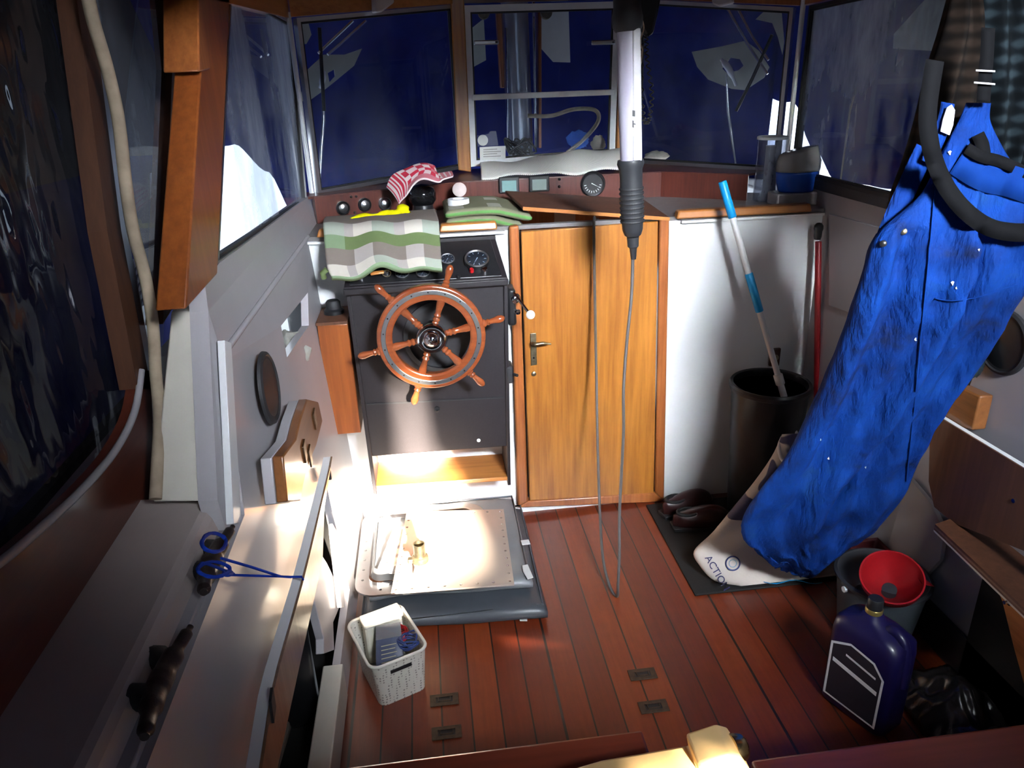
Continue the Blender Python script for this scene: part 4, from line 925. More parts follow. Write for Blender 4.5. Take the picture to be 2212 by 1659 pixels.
# grey bits of canvas outside the left panes
v = [at(px, py, x=-.62) for px, py in [(232, 340), (330, 335), (335, 1020), (300, 1020), (262, 560)]]
tag(prism('outer_canvas_strip', v, (-.004, 0, 0), 'tarp'), 'strip of blue canvas outside, between canopy frame and rope', 'canvas')
v = [at(px, py, x=-.60) for px, py in [(325, 375), (378, 355), (374, 560), (366, 660), (345, 700)]]
tag(prism('torn_plastic_flap', v, (-.003, 0, 0), 'aluw'), 'pale torn plastic flap behind the pane left of the wooden pillar', 'plastic sheet')
v = [(-.72, 1.35, 1.30), (-.72, 2.5, 1.28), (-.72, 2.5, 2.0), (-.72, .9, 2.0), (-.72, .9, 1.34)]
tag(prism('dark_canvas', v, (-.01, 0, 0), 'rubber'), 'dark canvas hanging outside the upper half of the left side window', 'canvas')
v = [(1.62, 1.0, 1.42), (1.62, 1.95, 1.44), (1.62, 1.95, 2.0), (1.62, 1.0, 2.0)]
tag(prism('dark_canvas', v, (.01, 0, 0), paint('dark_olive_canvas', (.03, .03, .022), .9, bs=.2)), 'dark canvas square outside the upper right side window', 'canvas')
v = [(1.60, 1.95, 1.46), (1.60, 2.55, 1.50), (1.60, 2.65, 2.0), (1.60, 1.95, 2.0)]
tag(prism('pale_canvas', v, (.01, 0, 0), 'patch'), 'pale canvas patch outside the forward top of the right side window', 'canvas')
tag(tube('guy_line', [at(1852, 180, x=1.42), at(1836, 240, x=1.42), at(1828, 300, x=1.42), at(1816, 388, x=1.42)], .003, 'rope', seg=6), 'thin guy line running down outside the right side window', 'line')

# ================================================================ FLOOR LEFT: cushions, frame, plate
cg = cloth('grey_vinyl_cushion', (.17, .18, .195), .08, 0, 200, .4); cg2 = cloth('dark_slate_vinyl', (.055, .062, .075), .1, 0, 200, .4)
for k, (x0, x1, y0, y1, z0, th_, l) in enumerate(((-.27, .262, 1.70, 2.26, .026, .05, 'lower dark grey cushion on the floor in front of the helm'), (-.245, .232, 1.78, 2.26, .072, .04, 'upper grey cushion under the drilled plate in front of the helm'))):
    t = thing('floor_cushion', l, 'cushion', ((x0+x1)/2, (y0+y1)/2, z0-th_/2), 'grey cushions on the floor')
    def ff(u, v, a=x0, b=x1, c=y0, d=y1, z=z0): return (a+(b-a)*u, c+(d-c)*v+.012*math.sin(u*5), z+.004*math.sin(u*9+v*7))
    slab('cushion_body', ff, 44, 36, th_, [cg if k else cg2], par=t, bulge=1)
    V = [(x0+.01, y0+.01, z0), (x1-.01, y0+.012, z0), (x1-.005, y1-.01, z0), (x0+.01, y1-.01, z0)]
    tube('piping', [Vector(q)+Vector((0, 0, th_*.42)) for q in V], .0035, cg2, t, closed=True, seg=8)
for k, (pts, l) in enumerate((([(1125, 1168), (1142, 1166), (1146, 1176), (1128, 1178)], 'pinkish paper tag on the far right of the grey cushion'), ([(1128, 1222), (1140, 1220), (1152, 1248), (1140, 1252), (1130, 1236)], 'folded white care tag on the right edge of the grey cushion'))):
    tag(prism('fabric_tag', [at(px, py, z=.098) for px, py in pts], (0, 0, .0015), 'wht'), l, 'tag', 'tags on the grey cushions')
tag(prism('fabric_tag', [at(px, py, z=.004) for px, py in [(1121, 1324), (1139, 1324), (1139, 1342), (1123, 1342)]], (0, 0, .002), 'wht'), 'white tag sticking out under the cushion onto the planks', 'tag', 'tags on the grey cushions')
# metal hatch frame with rounded corners
def rrect(x0, x1, y0, y1, r, z, n=6):
    out = []
    for cx, cy, a0 in ((x1-r, y1-r, 0), (x0+r, y1-r, PI/2), (x0+r, y0+r, PI), (x1-r, y0+r, 1.5*PI)):
        for i in range(n+1): a = a0+PI/2*i/n; out.append(Vector((cx+r*math.cos(a), cy+r*math.sin(a), z)))
    return out
fz = .102; Q = rrect(-.285, .12, 1.755, 2.20, .06, fz); Qi = rrect(-.24, .08, 1.80, 2.155, .03, fz)
hole8 = lambda c, r, n=8: [c+Vector((r*math.cos(2*PI*k/n), r*math.sin(2*PI*k/n), 0)) for k in range(n)]
fh = [hole8(Vector((-.264, y, fz)), .0045) for y in (1.83, 1.88, 1.93, 1.98, 2.03, 2.08, 2.13)]+[hole8(Vector((x, 1.778, fz)), .0045) for x in (-.21, -.16, -.11, -.06, -.01, .04)]
t = thing('deck_hatch', 'rounded metal deck hatch flange with screw holes, under the beige plate', 'hatch', (-.08, 1.98, fz))
prism('flange', Q, (0, 0, .005), 'alu', t, holes=[Qi]+fh)
prism('frame_collar', [q+Vector((0, 0, .005)) for q in rrect(-.244, .084, 1.796, 2.159, .032, fz)], (0, 0, .012), 'chrome', t, holes=[[q+Vector((0, 0, .005)) for q in rrect(-.238, .078, 1.802, 2.153, .030, fz)]])
v_ = [at(px, py, z=.112) for px, py in [(850, 1140), (900, 1136), (852, 1238), (812, 1236), (812, 1160)]]
def foil(u, v): a = bil(v_[3], v_[2], v_[1], v_[0])(u, v); return a+Vector((0, 0, .008*noise.noise(a*30)+.004*noise.noise(a*90)))
tag(slab('clear_plastic_bag', foil, 24, 24, .002, [paint('silvery_wrap', (.62, .64, .66), .18, .3, .1, 40, .2)]), 'crinkled clear wrapping inside the metal hatch frame', 'wrapping')
# beige drilled plate
pz = .128; c4 = [at(920, 1105, z=pz), at(1088, 1103, z=pz), at(1111, 1265, z=pz), at(845, 1284, z=pz)]
c4[0] = Vector((c4[3].x+.04, c4[0].y, pz))
hs = []
def edge_holes(a, b, n, k0=0, k1=0):
    c = sum(c4, Vector())/4
    for i in range(k0, n-k1):
        q = a.lerp(b, (i+.0)/(n-1)); hs.append(q)
ii = inset(c4, .018)
edge_holes(ii[3], ii[2], 8); edge_holes(ii[2], ii[1], 11, 1); edge_holes(ii[1], ii[0], 8, 1); edge_holes(ii[0], ii[3], 11, 1, 1)
tag(prism('drilled_plate', c4, (0, 0, .006), paint('beige_anodised_plate', (.50, .42, .36), .35, .35, .03, 8, .03), holes=[hole8(q, .0042) for q in hs]), 'beige metal plate with screw holes all round its edge, lying on the grey cushions', 'plate')
# fitting standing on the plate
p = at(911, 1240, z=.134)
t = thing('exhaust_fitting', 'short grimy metal pipe fitting with a hose clamp standing on the drilled plate', 'pipe fitting', p)
lathe('fitting_base', [(.022, 0), (.0245, .006), (.021, .018), (.018, .03), (.021, .040), (.022, .048)], p, paint('grimy_white_hose', (.36, .36, .33), .6, 0, .3, 60, .3), t, seg=28)
lathe('clamp_ring', [(.0235, .046), (.024, .050), (.0235, .062), (.021, .064)], p, paint('tarnished_steel', (.16, .13, .08), .45, .8, .4, 80, .3), t, seg=28)
lathe('pipe_neck', [(.017, .062), (.017, .105), (.0145, .105), (.0145, .075), (0, .075)], p, 'brass', t, seg=28)
box('clamp_screw', p+Vector((-.036, -.008, .044)), p+Vector((-.018, .010, .058)), 'brass', t, bevel=.003)
# basket
bw = paint('woven_white_plastic', (.62, .60, .54), .45, var=.03, bs=.03)
mt, tt, bb_ = nt('woven_basket_wall'); vv = tc(tt, (1, 1, 1)); vo = tt.nodes.new('ShaderNodeTexVoronoi'); vo.inputs['Scale'].default_value = 115; vo.inputs['Randomness'].default_value = .25
tt.links.new(vv, vo.inputs['Vector']); tt.links.new(ramp(tt, vo.outputs['Distance'], [(.20, (.22, .20, .18)), (.34, (.62, .60, .54))]), bb_.inputs['Base Color']); bb_.inputs['Roughness'].default_value = .45
tp4 = [at(752, 1346, z=.14), at(868, 1300, z=.14), at(921, 1402, z=.14), at(797, 1452, z=.14)]
bc4 = sum(tp4, Vector())/4; bo4 = [at(803, 1512, z=0), at(921, 1470, z=0)]
ang = math.atan2((tp4[2]-tp4[3]).y, (tp4[2]-tp4[3]).x); W_ = (tp4[2]-tp4[3]).length; D_ = (tp4[0]-tp4[3]).length
t = thing('storage_basket', 'white woven plastic basket on the floor beside the left locker', 'basket', (bc4.x, bc4.y, 0))
def rr_loc(wd, dp, r, z, n=5):
    q = rrect(-wd/2, wd/2, -dp/2, dp/2, r, 0, n); c, s = math.cos(ang), math.sin(ang)
    bx, by = bc4.x+.004*(0 if z > .1 else 1), bc4.y+.0
    return [Vector((bx+p_.x*c-p_.y*s, by+p_.x*s+p_.y*c, z)) for p_ in q]
rings = [rr_loc(W_*.84, D_*.84, .02, 0), rr_loc(W_*.90, D_*.90, .024, .07), rr_loc(W_, D_, .026, .14), rr_loc(W_-.005, D_-.005, .024, .14), rr_loc(W_*.90-.006, D_*.90-.006, .022, .07), rr_loc(W_*.84-.006, D_*.84-.006, .018, .004)]
V = [q for r in rings for q in r]; n = len(rings[0]); F = []
for i in range(len(rings)-1):
    for k in range(n): F.append((i*n+k, i*n+(k+1) % n, (i+1)*n+(k+1) % n, (i+1)*n+k))
F.append(tuple(range(n))); F.append(tuple((len(rings)-1)*n+k for k in range(n)))
link('basket_wall', V, F, mt, t, smooth=True)
tube('basket_rim', rr_loc(W_, D_, .026, .14), .0042, bw, t, closed=True, seg=8)
sl0 = (tp4[2]+tp4[3])/2; dxx = Vector((math.cos(ang), math.sin(ang), 0)); nrm_ = Vector((dxx.y, -dxx.x, 0))
ps = bc4+nrm_*(D_*.48+.0015)+Vector((0, 0, -.03))
prism('handle_slot', [ps+dxx*-.028+Vector((0, 0, -.005)), ps+dxx*.028+Vector((0, 0, -.005)), ps+dxx*.028+Vector((0, 0, .006)), ps+dxx*-.028+Vector((0, 0, .006))], nrm_*.002, 'black', t, bevel=.002)
def bl3(u, v, z): return bc4+dxx*(u*W_)-nrm_*(v*D_)+Vector((0, 0, z-.14))
tb = thing('food_container', 'small white lidded plastic tub standing upright in the basket', 'tub', bl3(0, .3, .05))
prism('tub_body', [bl3(-.28, .38, .03), bl3(.40, .38, .03), bl3(.40, .38, .155), bl3(-.28, .38, .155)], nrm_*.035, paint('cream_tub', (.66, .64, .54), .4, var=.03, bs=.02), tb, bevel=.006)
prism('tub_lid', [bl3(-.30, .40, .148), bl3(.42, .40, .148), bl3(.42, .40, .166), bl3(-.30, .40, .166)], nrm_*.044, bw, tb, bevel=.005)
pk = thing('blister_pack', 'navy cardboard packet in shiny plastic leaning in the basket', 'packet', bl3(-.1, -.2, .06))
pa, pb, pc, pd = bl3(-.38, -.30, .07), bl3(.12, -.36, .07), bl3(.30, .08, .150), bl3(-.10, .18, .150)
prism('card_body', [pa, pb, pc, pd], (0, -.004, -.018), paint('navy_card', (.06, .07, .12), .25, var=.15), pk, bevel=.002)
nn_ = (pb-pa).cross(pd-pa).normalized(); nn_ = -nn_ if nn_.z < 0 else nn_
def onc(u, v, o): return bil(pa, pb, pc, pd)(u, v)+nn_*o
prism('shiny_header', [onc(.0, .72, .001), onc(1, .72, .001), onc(1, 1, .001), onc(0, 1, .001)], nn_*.002, paint('silver_foil', (.6, .58, .6), .15, .8, .05, 10, 0), pk)
for k in range(6): prism('text_line', [onc(.2+.0*k, .18+k*.08, .0012), onc(.72+.05*(k % 2), .18+k*.08, .0012), onc(.72+.05*(k % 2), .195+k*.08, .0012), onc(.2, .195+k*.08, .0012)], nn_*.0004, paint('gold_print', (.30, .27, .16), .5, bs=0), pk)
for nm, m_, sd, cu, cv, l in (('wire_coil', 'red', 0, .22, .10, 'coil of thin red wire in the basket beside the packet'), ('wire_coil', 'blue_rope', 2, .34, -.12, 'coil of dark blue wire in the basket at its right side')):
    c_ = bl3(cu, cv, .11)
    tag(tube(nm, [c_+Vector((.026*math.cos(i*.9+sd)*(1+.2*math.sin(i)), .022*math.sin(i*.9+sd), .010*math.sin(i*.37)+.006*(i % 3))) for i in range(40)], .0022, 'red' if sd == 0 else paint('navy_wire', (.02, .04, .16), .4), smooth_path=3, seg=6), l, 'wire', 'wire coils in the basket')
# floor lifting rings
for k, (px, py, l) in enumerate(((960, 1512, 'left hatch ring forward of the floor joint'), (965, 1583, 'left hatch ring behind the floor joint, nearest the red sill'), (1388, 1457, 'right hatch ring forward of the floor joint'), (1412, 1527, 'right hatch ring behind the floor joint'))):
    p = at(px, py, z=.0015)
    t = thing('floor_ring_pull', 'recessed tarnished '+l, 'ring pull', (p.x, p.y, 0), 'lifting rings in the floor')
    o_ = [p+Vector((a*.036, b*.019, 0)) for a, b in ((-1, -1), (1, -1), (1, 1), (-1, 1))]
    prism('ring_plate', o_, (0, 0, .0025), 'tarnish', t, bevel=.0008, holes=[[p+Vector((a*.021, b*.009, 0)) for a, b in ((-1, -1), (1, -1), (1, 1), (-1, 1))]])
    prism('recess_floor', [p+Vector((a*.021, b*.009, -.0005)) for a, b in ((-1, -1), (1, -1), (1, 1), (-1, 1))], (0, 0, .0006), 'black', t)
    tube('ring', [p+Vector((-.016, .006, .0035)), p+Vector((-.015, -.006, .0035)), p+Vector((.015, -.006, .0035)), p+Vector((.016, .006, .0035))], .0017, 'tarnish', t, seg=6)

# ================================================================ RIGHT SIDE
# red sill boards in the foreground, with a sunlit block between
SL = [at(690, 1659, y=.97), at(1330, 1588, y=.97)]
st(prism('trim_35', [Vector((-.34, .97, .355)), Vector((.32, .97, .355)), Vector((.32, .80, .345)), Vector((-.34, .80, .345))], (0, 0, -.03), 'sill', bevel=.006))
q0 = at(1622, 1640, y=.93); q1 = at(2300, 1562, y=.93)
st(prism('trim_36', [q0, Vector((q1.x, .93, q0.z)), Vector((q1.x, .78, q0.z-.01)), Vector((q0.x-.0, .78, q0.z-.01))], (0, 0, -.03), 'sill', bevel=.006))
t = thing('hatch_step_block', 'sunlit pale wooden block with a brass pin end between the red foreground boards', 'wooden block', (.42, .85, .33))
ty = .86
wl = [at(px, py, y=ty) for px, py in [(1225, 1662), (1300, 1640), (1485, 1608), (1480, 1583), (1545, 1562), (1568, 1568), (1590, 1600), (1604, 1720), (1225, 1740)]]
prism('wooden_block', wl, (0, -.06, 0), paint('pale_varnished_wood', (.72, .48, .22), .4, var=.06), t, bevel=.005)
a = at(1592, 1605, y=ty-.03)
lathe('brass_pin', [(.023, 0), (.023, .006), (.021, .018), (.018, .022), (.010, .024), (0, .024)], a+Vector((-.008, 0, -.012)), paint('polished_brass', (.55, .42, .22), .2, 1, .2, 40, .05), t, axis=(1, .15, -.05), seg=28)
# mop pole
def pole(nm, pts, y0, y1, r, segs, l, c):
    a = at(*pts[0], y=y0); b = at(*pts[1], y=y1); t = thing(nm, l, c, b); L = (a-b).length; ax = (a-b).normalized()
    for n_, s0, s1, rr, m_ in segs: lathe(n_, [(rr*.9, L*s0), (rr, L*s0+.002), (rr, L*s1-.002), (rr*.9, L*s1)], b, m_, t, axis=ax, seg=20)
    return t
pole('mop_pole', ((1560, 392), (1722, 955)), 2.19, 2.02, .012, [('lower_tube', 0, .25, .0105, 'wht'), ('pole_joint', .235, .275, .0145, 'wht'), ('upper_tube', .27, .92, .0095, 'wht'), ('grip_sleeve', .52, .665, .0125, 'cyan'), ('end_grip', .87, 1.0, .0125, 'cyan')], 'white telescopic mop pole with turquoise grips leaning on the white bulkhead', 'pole')
t = pole('red_pole', ((1768, 500), (1764, 900)), 2.23, 2.17, .011, [('pole_shaft', 0, .95, .010, 'dred')], 'dark red pole with a black knob leaning in the right corner', 'pole')
a = at(1768, 497, y=2.23); lathe('pole_knob', [(.010, -.03), (.012, -.02), (.012, -.004), (.0145, .004), (.014, .014), (.008, .022), (0, .024)], a, 'black', t, seg=20)
# outlet
p = at(1672, 770, y=B-.001)
t = thing('wall_socket', 'small brown wall socket on the white bulkhead above the bin', 'socket', p)
box('socket_plate', p+Vector((-.018, -.012, -.033)), p+Vector((.018, 0, .033)), paint('brown_bakelite', (.07, .03, .02), .3, bs=0), t, bevel=.004)
lathe('socket_face', [(.011, 0), (.011, .002), (0, .002)], p+Vector((0, -.012, 0)), 'brass', t, axis=(0, -1, 0), seg=20)
# bin
bt = at(1664, 838, y=2.10); bp = Vector((bt.x+.012, 2.125, .010))
t = thing('waste_bin', 'tall black round waste bin standing by the white bulkhead', 'bin', bp)
hz = bt.z-.012
lathe('bin_body', [(.098, 0), (.102, .01), (.122, hz-.02), (.122, hz), (.116, hz), (.097, .02), (0, .02)], bp, 'black', t, seg=56)
lathe('bin_rim', [(.122, hz-.012), (.130, hz-.008), (.132, hz+.004), (.127, hz+.012), (.118, hz+.010), (.115, hz), (.117, hz-.012)], bp, 'black', t, seg=56)
# mat and shoes
tag(box('door_mat', (.715, 1.73, .001), (1.22, 2.24, .008), paint('dark_rubber_mat', (.012, .011, .011), .8, bs=.6, ns=60), bevel=.002), 'dark rubber mat on the floor under the shoes and the white bag', 'mat')
def shoe(c, ang_, l):
    c = Vector(c); t = thing('leather_clog', l, 'shoe', c, 'dark clogs by the bulkhead'); L = .20
    d = Vector((math.cos(ang_), math.sin(ang_), 0)); s = Vector((-d.y, d.x, 0)); V = []; F = []; n = 18; m_ = 14
    for i in range(m_+1):
        u = i/m_; wd = .034*(.75+.5*math.sin(min(1, u*1.15)*PI*.85)-.25*(1-u)*.6); wd *= math.sqrt(max(.02, 1-((u-.5)/.52)**4)); hgt = (.048 if u < .25 else .050+.012*math.sin((u-.25)/.75*PI)) * math.sqrt(max(.03, 1-((u-.45)/.57)**4))
        for k in range(n):
            a = 2*PI*k/n; z = math.sin(a); V.append(c+d*(u-.5)*L+s*math.cos(a)*wd+Vector((0, 0, .018+(z*hgt if z > 0 else z*.006))))
    for i in range(m_):
        for k in range(n): F.append((i*n+k, i*n+(k+1) % n, (i+1)*n+(k+1) % n, (i+1)*n+k))
    F.append(tuple(range(n))); F.append(tuple(m_*n+k for k in range(n)))
    link('upper', V, F, paint('oxblood_leather', (.035, .010, .010), .3, 0, .2, 50, .1), t, smooth='all')
    so_ = [c+d*(x*L)+s*y+Vector((0, 0, 0)) for x, y in ((-.52, -.026), (-.2, -.032), (.2, -.040), (.42, -.034), (.53, 0), (.42, .034), (.2, .040), (-.2, .032), (-.52, .026))]
    prism('sole', so_, (0, 0, .014), 'rubber', t, bevel=.003)
    op = [c+d*(-.26*L)+d*math.cos(a)*.035+s*math.sin(a)*.024+Vector((0, 0, .062)) for a in [i*PI/8 for i in range(16)]]
    tube('collar', op, .005, 'rubber', t, closed=True, seg=8)
    prism('shoe_opening', op, (0, 0, -.002), 'dark', t)
shoe((.845, 2.175, .009), .25, 'left dark red leather clog on the mat by the door frame'); shoe((.86, 2.075, .009), .0, 'nearer dark red leather clog, in front of the other one')
# shopping bag
bagm, tt, bb_ = nt('printed_bag_fabric'); vv = tc(tt)
w1_ = tt.nodes.new('ShaderNodeTexNoise'); w1_.inputs['Scale'].default_value = 10; w1_.inputs['Detail'].default_value = 1; w1_.inputs['Distortion'].default_value = .6; tt.links.new(vv, w1_.inputs['Vector'])
sp_ = tt.nodes.new('ShaderNodeSeparateXYZ'); tt.links.new(vv, sp_.inputs[0])
gr = tt.nodes.new('ShaderNodeMath'); gr.operation = 'GREATER_THAN'; gr.inputs[1].default_value = -.02; tt.links.new(sp_.outputs[2], gr.inputs[0])
rp = ramp(tt, w1_.outputs['Fac'], [(.44, (.62, .56, .50)), (.47, (.045, .045, .11))]); mxx = tt.nodes.new('ShaderNodeMixRGB'); tt.links.new(gr.outputs[0], mxx.inputs[0]); mxx.inputs[1].default_value = (.62, .56, .50, 1); tt.links.new(rp, mxx.inputs[2])
tt.links.new(mxx.outputs[0], bb_.inputs['Base Color']); bb_.inputs['Roughness'].default_value = .5; bump(tt, bb_, nz(tt, vv, 35, 3), .5, .004)
t = thing('shopping_bag', 'large white shopping bag with navy print lying under the overalls', 'bag', (.98, 1.85, .01))
rowsB = [((1690, 938), (1745, 935), 1.92, .02), ((1668, 985), (1790, 960), 1.90, .04), ((1630, 1040), (1830, 1010), 1.89, .055), ((1585, 1095), (1850, 1060), 1.87, .07), ((1540, 1150), (1850, 1110), 1.86, .08), ((1500, 1190), (1840, 1150), 1.83, .08), ((1512, 1222), (1832, 1195), 1.80, .07), ((1545, 1255), (1822, 1240), 1.77, .05), ((1600, 1276), (1800, 1274), 1.74, .02)]
bagL = [(at(*a, y=y_), at(*b, y=y_), th_) for a, b, y_, th_ in rowsB]
bagL = [(Vector((a.x, a.y, max(a.z, .012))), Vector((b.x, b.y, max(b.z, .012))), th_) for a, b, th_ in bagL]
def bagfold(a, v): return .012*math.sin(a*5+v*9)*math.sin(v*PI)
bag = loft('bag_body', bagL, bagm, t, fold=bagfold, seg=48)
for vtx in bag.data.vertices:
    wz = vtx.co.z+WL[bag].z
    if wz < .012: vtx.co.z = .012-WL[bag].z
dg = lambda: bpy.context.evaluated_depsgraph_get()
bpy.context.view_layer.update()
def on_obj(px, py, o, off=.002, fb=1.7):
    d = ray(px, py); mw = o.matrix_world.inverted(); org = mw @ CP; dd = (mw.to_3x3() @ d).normalized()
    ok, loc, n, i = o.ray_cast(org, dd)
    if not ok: return at(px, py, y=fb)
    return (o.matrix_world @ loc)-d*off
def tfn(px0, py0, ax_, ay_, sc, o, off=.002):
    return lambda x, y: on_obj(px0+(ax_[0]*x+ay_[0]*y)*sc, py0+(ax_[1]*x+ay_[1]*y)*sc, o, off)
# the word runs down the bag to the right
axd = Vector((42, 72)).normalized(); ayd = Vector((axd.y, -axd.x))
text_mesh('printed_word', 'ACTION', 24, tfn(1522, 1205, (axd.x, axd.y), (ayd.x, ayd.y), .92, bag, .004), paint('navy_print', (.03, .03, .12), .5, bs=0), t)
ringp = [on_obj(1583+15*math.cos(a), 1217+15*math.sin(a), bag, .004) for a in [i*PI/12 for i in range(24)]]
tube('printed_ring', ringp, .0022, paint('navy_print_ring', (.04, .06, .2), .5, bs=0), t, closed=True, seg=6)
tube('printed_inner_ring', [on_obj(1583+8*math.cos(a), 1217+8*math.sin(a), bag, .003) for a in [i*PI/8 for i in range(16)]], .0012, paint('pale_blue_print', (.25, .4, .5), .5, bs=0), t, closed=True, seg=6)
tube('printed_stripe', [on_obj(1650+i*14, 1257+4*math.sin(i), bag, .003) for i in range(10)], .0012, 'cyan', t, seg=6)
tube('bag_handle', [at(1690, 945, y=1.93), at(1683, 965, y=1.90), at(1688, 990, y=1.87), at(1700, 1000, y=1.85)], .006, 'wht', t, smooth_path=4)
# overalls
ovm, tt, bb_ = nt('blue_work_cloth'); vv = tc(tt)
tt.links.new(ramp(tt, nz(tt, vv, 7, 5, .65), [(.34, (.004, .012, .06)), (.44, (.001, .022, .15)), (.6, (.0015, .036, .23)), (.78, (.008, .046, .16))]), bb_.inputs['Base Color']); bb_.inputs['Roughness'].default_value = .8; bb_.inputs['Specular IOR Level'].default_value = .15; bump(tt, bb_, nz(tt, tc(tt, (1.6, 1.6, .55), (0, .5, 0)), 14, 5, .6), .9, .022)
ov = thing('overalls', 'bright blue bib overalls with paint spots hanging at the right over the white bag', 'overalls', at(1750, 1240, y=1.60))
rowsO = [((2088, 222), (2140, 222), 1.33, .010), ((2068, 268), (2138, 262), 1.33, .012), ((2030, 340), (2165, 320), 1.33, .018), ((1990, 420), (2210, 400), 1.33, .028), ((1900, 505), (2225, 500), 1.33, .045), ((1868, 590), (2212, 592), 1.34, .06), ((1838, 690), (2158, 690), 1.37, .065), ((1800, 790), (2100, 792), 1.41, .065), ((1755, 890), (2022, 900), 1.45, .065), ((1702, 985), (1975, 992), 1.49, .06), ((1642, 1062), (1935, 1085), 1.53, .06), ((1604, 1140), (1885, 1150), 1.57, .055), ((1640, 1198), (1810, 1200), 1.59, .045), ((1712, 1240), (1760, 1242), 1.60, .02)]
def ovfold(a, v):
    x = math.cos(a)
    f = .030*math.sin(x*7+v*5+1.2*math.sin(v*6))+.018*math.sin(x*15-v*8+math.sin(v*13))+.006*noise.noise(Vector((x*3, v*14, 1)))*2
    g = -.085*math.exp(-((x-.05-.10*math.sin(v*5))/.06)**2)*max(0, min(1, (v-.30)/.12))*(1 if v < .93 else 0)
    d1 = .012*noise.noise(Vector((x*5+v*9, v*26, 3)))+.014*math.sin(v*55+x*5)*math.exp(-((v-.8)/.07)**2)
    return (f*min(1, max(0, v-.1)*4)+g+d1)*(.35 if v < .3 else 1)
ob = loft('overall_body', [(at(*a, y=y_), at(*b, y=y_), th_) for a, b, y_, th_ in rowsO], ovm, ov, fold=ovfold, seg=120, n=9)
_n = len(ob.data.vertices)
for _i, vtx in enumerate(ob.data.vertices):
    _v = (_i//120)/((_n/120)-1)
    if _v > .80:
        k_ = (_v-.80)/.20; q_ = vtx.co*1.0
        vtx.co.z += k_*(.035*noise.noise(Vector((q_.x*22, q_.y*22, 1)))+.022*noise.noise(Vector((q_.x*60, q_.y*60, 3)))); vtx.co.x += k_*.022*noise.noise(Vector((q_.z*40, q_.y*30, 7)))
bpy.context.view_layer.update()
def strip(nm, cl, wd, m_, par, o=None, off=.006, th_=.003, y=1.3, n=5):
    cpx = catmull([Vector((a, b, 0)) for a, b in cl], n); Lp = []; Rp = []
    for i, c in enumerate(cpx):
        d = (cpx[min(i+1, len(cpx)-1)]-cpx[max(i-1, 0)]).normalized(); nn = Vector((-d.y, d.x, 0))*wd/2
        for q, lst in ((c+nn, Lp), (c-nn, Rp)): lst.append(at(q.x, q.y, y=y) if o is None else on_obj(q.x, q.y, o, off, y))
    V = []; F = []
    for a, b in zip(Lp, Rp): V += [a, b, a+(a-CP).normalized()*-th_, b+(b-CP).normalized()*-th_]
    for i in range(len(Lp)-1):
        k = i*4; j = k+4; F += [(k, k+1, j+1, j), (k+2, j+2, j+3, k+3), (k, j, j+2, k+2), (k+1, k+3, j+3, j+1)]
    e = (len(Lp)-1)*4; F += [(0, 2, 3, 1), (e, e+1, e+3, e+2)]
    return link(nm, V, F, m_, par, smooth='all')
lab(strip('side_flap', [(2048, 222), (2040, 262), (2022, 312), (2003, 352)], 30, ovm, ov, y=1.345), 'blue shoulder flap')
prism('care_label', [at(px, py, y=1.335) for px, py in [(2045, 232), (2055, 226), (2062, 238), (2058, 270), (2050, 292), (2031, 284), (2036, 258)]], (0, -.0015, 0), paint('label_white', (.6, .6, .72), .6, bs=0), ov)
lab(strip('left_side_panel', [(2000, 320), (1975, 372), (1940, 450), (1912, 520), (1895, 580)], 44, ovm, ov, y=1.36), 'blue side panel')
blk = cloth('black_webbing', (.0035, .0035, .0045), .1)
strip('shoulder_strap', [(2135, 60), (2132, 120), (2128, 170), (2124, 222)], 30, blk, ov, y=1.30)
bk = strip('strap_buckle', [(2108, 152), (2150, 154)], 4, 'aluw', ov, y=1.292); strip('strap_buckle', [(2104, 178), (2150, 182)], 4, 'aluw', ov, y=1.292)
strip('bib_pocket', [(2070, 345), (2125, 378), (2185, 392), (2240, 412)], 70, cloth('bib_pocket_blue', (.002, .028, .18), .1), ov, ob, .004)
strip('pocket_trim', [(2088, 320), (2120, 338), (2165, 350), (2240, 384)], 26, blk, ov, ob, .010)
strip('pocket_flap', [(2112, 290), (2122, 312), (2126, 336)], 30, blk, ov, ob, .008)
strip('seam_stitching', [(2020, 400), (2010, 520), (1992, 700), (1975, 880), (1958, 1040)], 2.5, cloth('dark_blue_seam', (.003, .035, .22), .1), ov, ob, .0025)
strip('seam_stitching', [(2200, 612), (2120, 640), (2060, 650), (2020, 645)], 2.5, cloth('dark_blue_hem', (.003, .035, .22), .1), ov, ob, .0025)
for k, (px, py) in enumerate(((1908, 526), (1952, 500))):
    lathe('metal_button', [(.0065, 0), (.0065, .003), (.004, .005), (0, .005)], on_obj(px, py, ob, .001), 'brass' if k else 'black', ov, axis=(CP-at(px, py, y=1.33)).normalized(), seg=16)
for px, py, r in ((2052, 330, 5), (2044, 427, 4), (2080, 468, 6), (2058, 612, 5), (2066, 622, 3), (1978, 733, 4), (1790, 990, 3), (2135, 408, 4), (2200, 388, 4), (1773, 950, 2.5), (2115, 540, 3), (1870, 1010, 2.5)):
    prism('paint_spot', [on_obj(px+r*(.6+.4*math.sin(k*2.1+px))*math.cos(2*PI*k/9), py+r*math.sin(2*PI*k/9), ob, .002) for k in range(9)], ray(px, py)*-.0006, 'wht', ov)
tag(prism('folded_tissue', [at(px, py, y=1.335) for px, py in [(1978, 486), (1992, 462), (2004, 458), (2002, 490), (1985, 492)]], (0, -.008, 0), 'wht', bevel=.003), 'white folded tissue sticking out of the overalls side pocket', 'tissue')
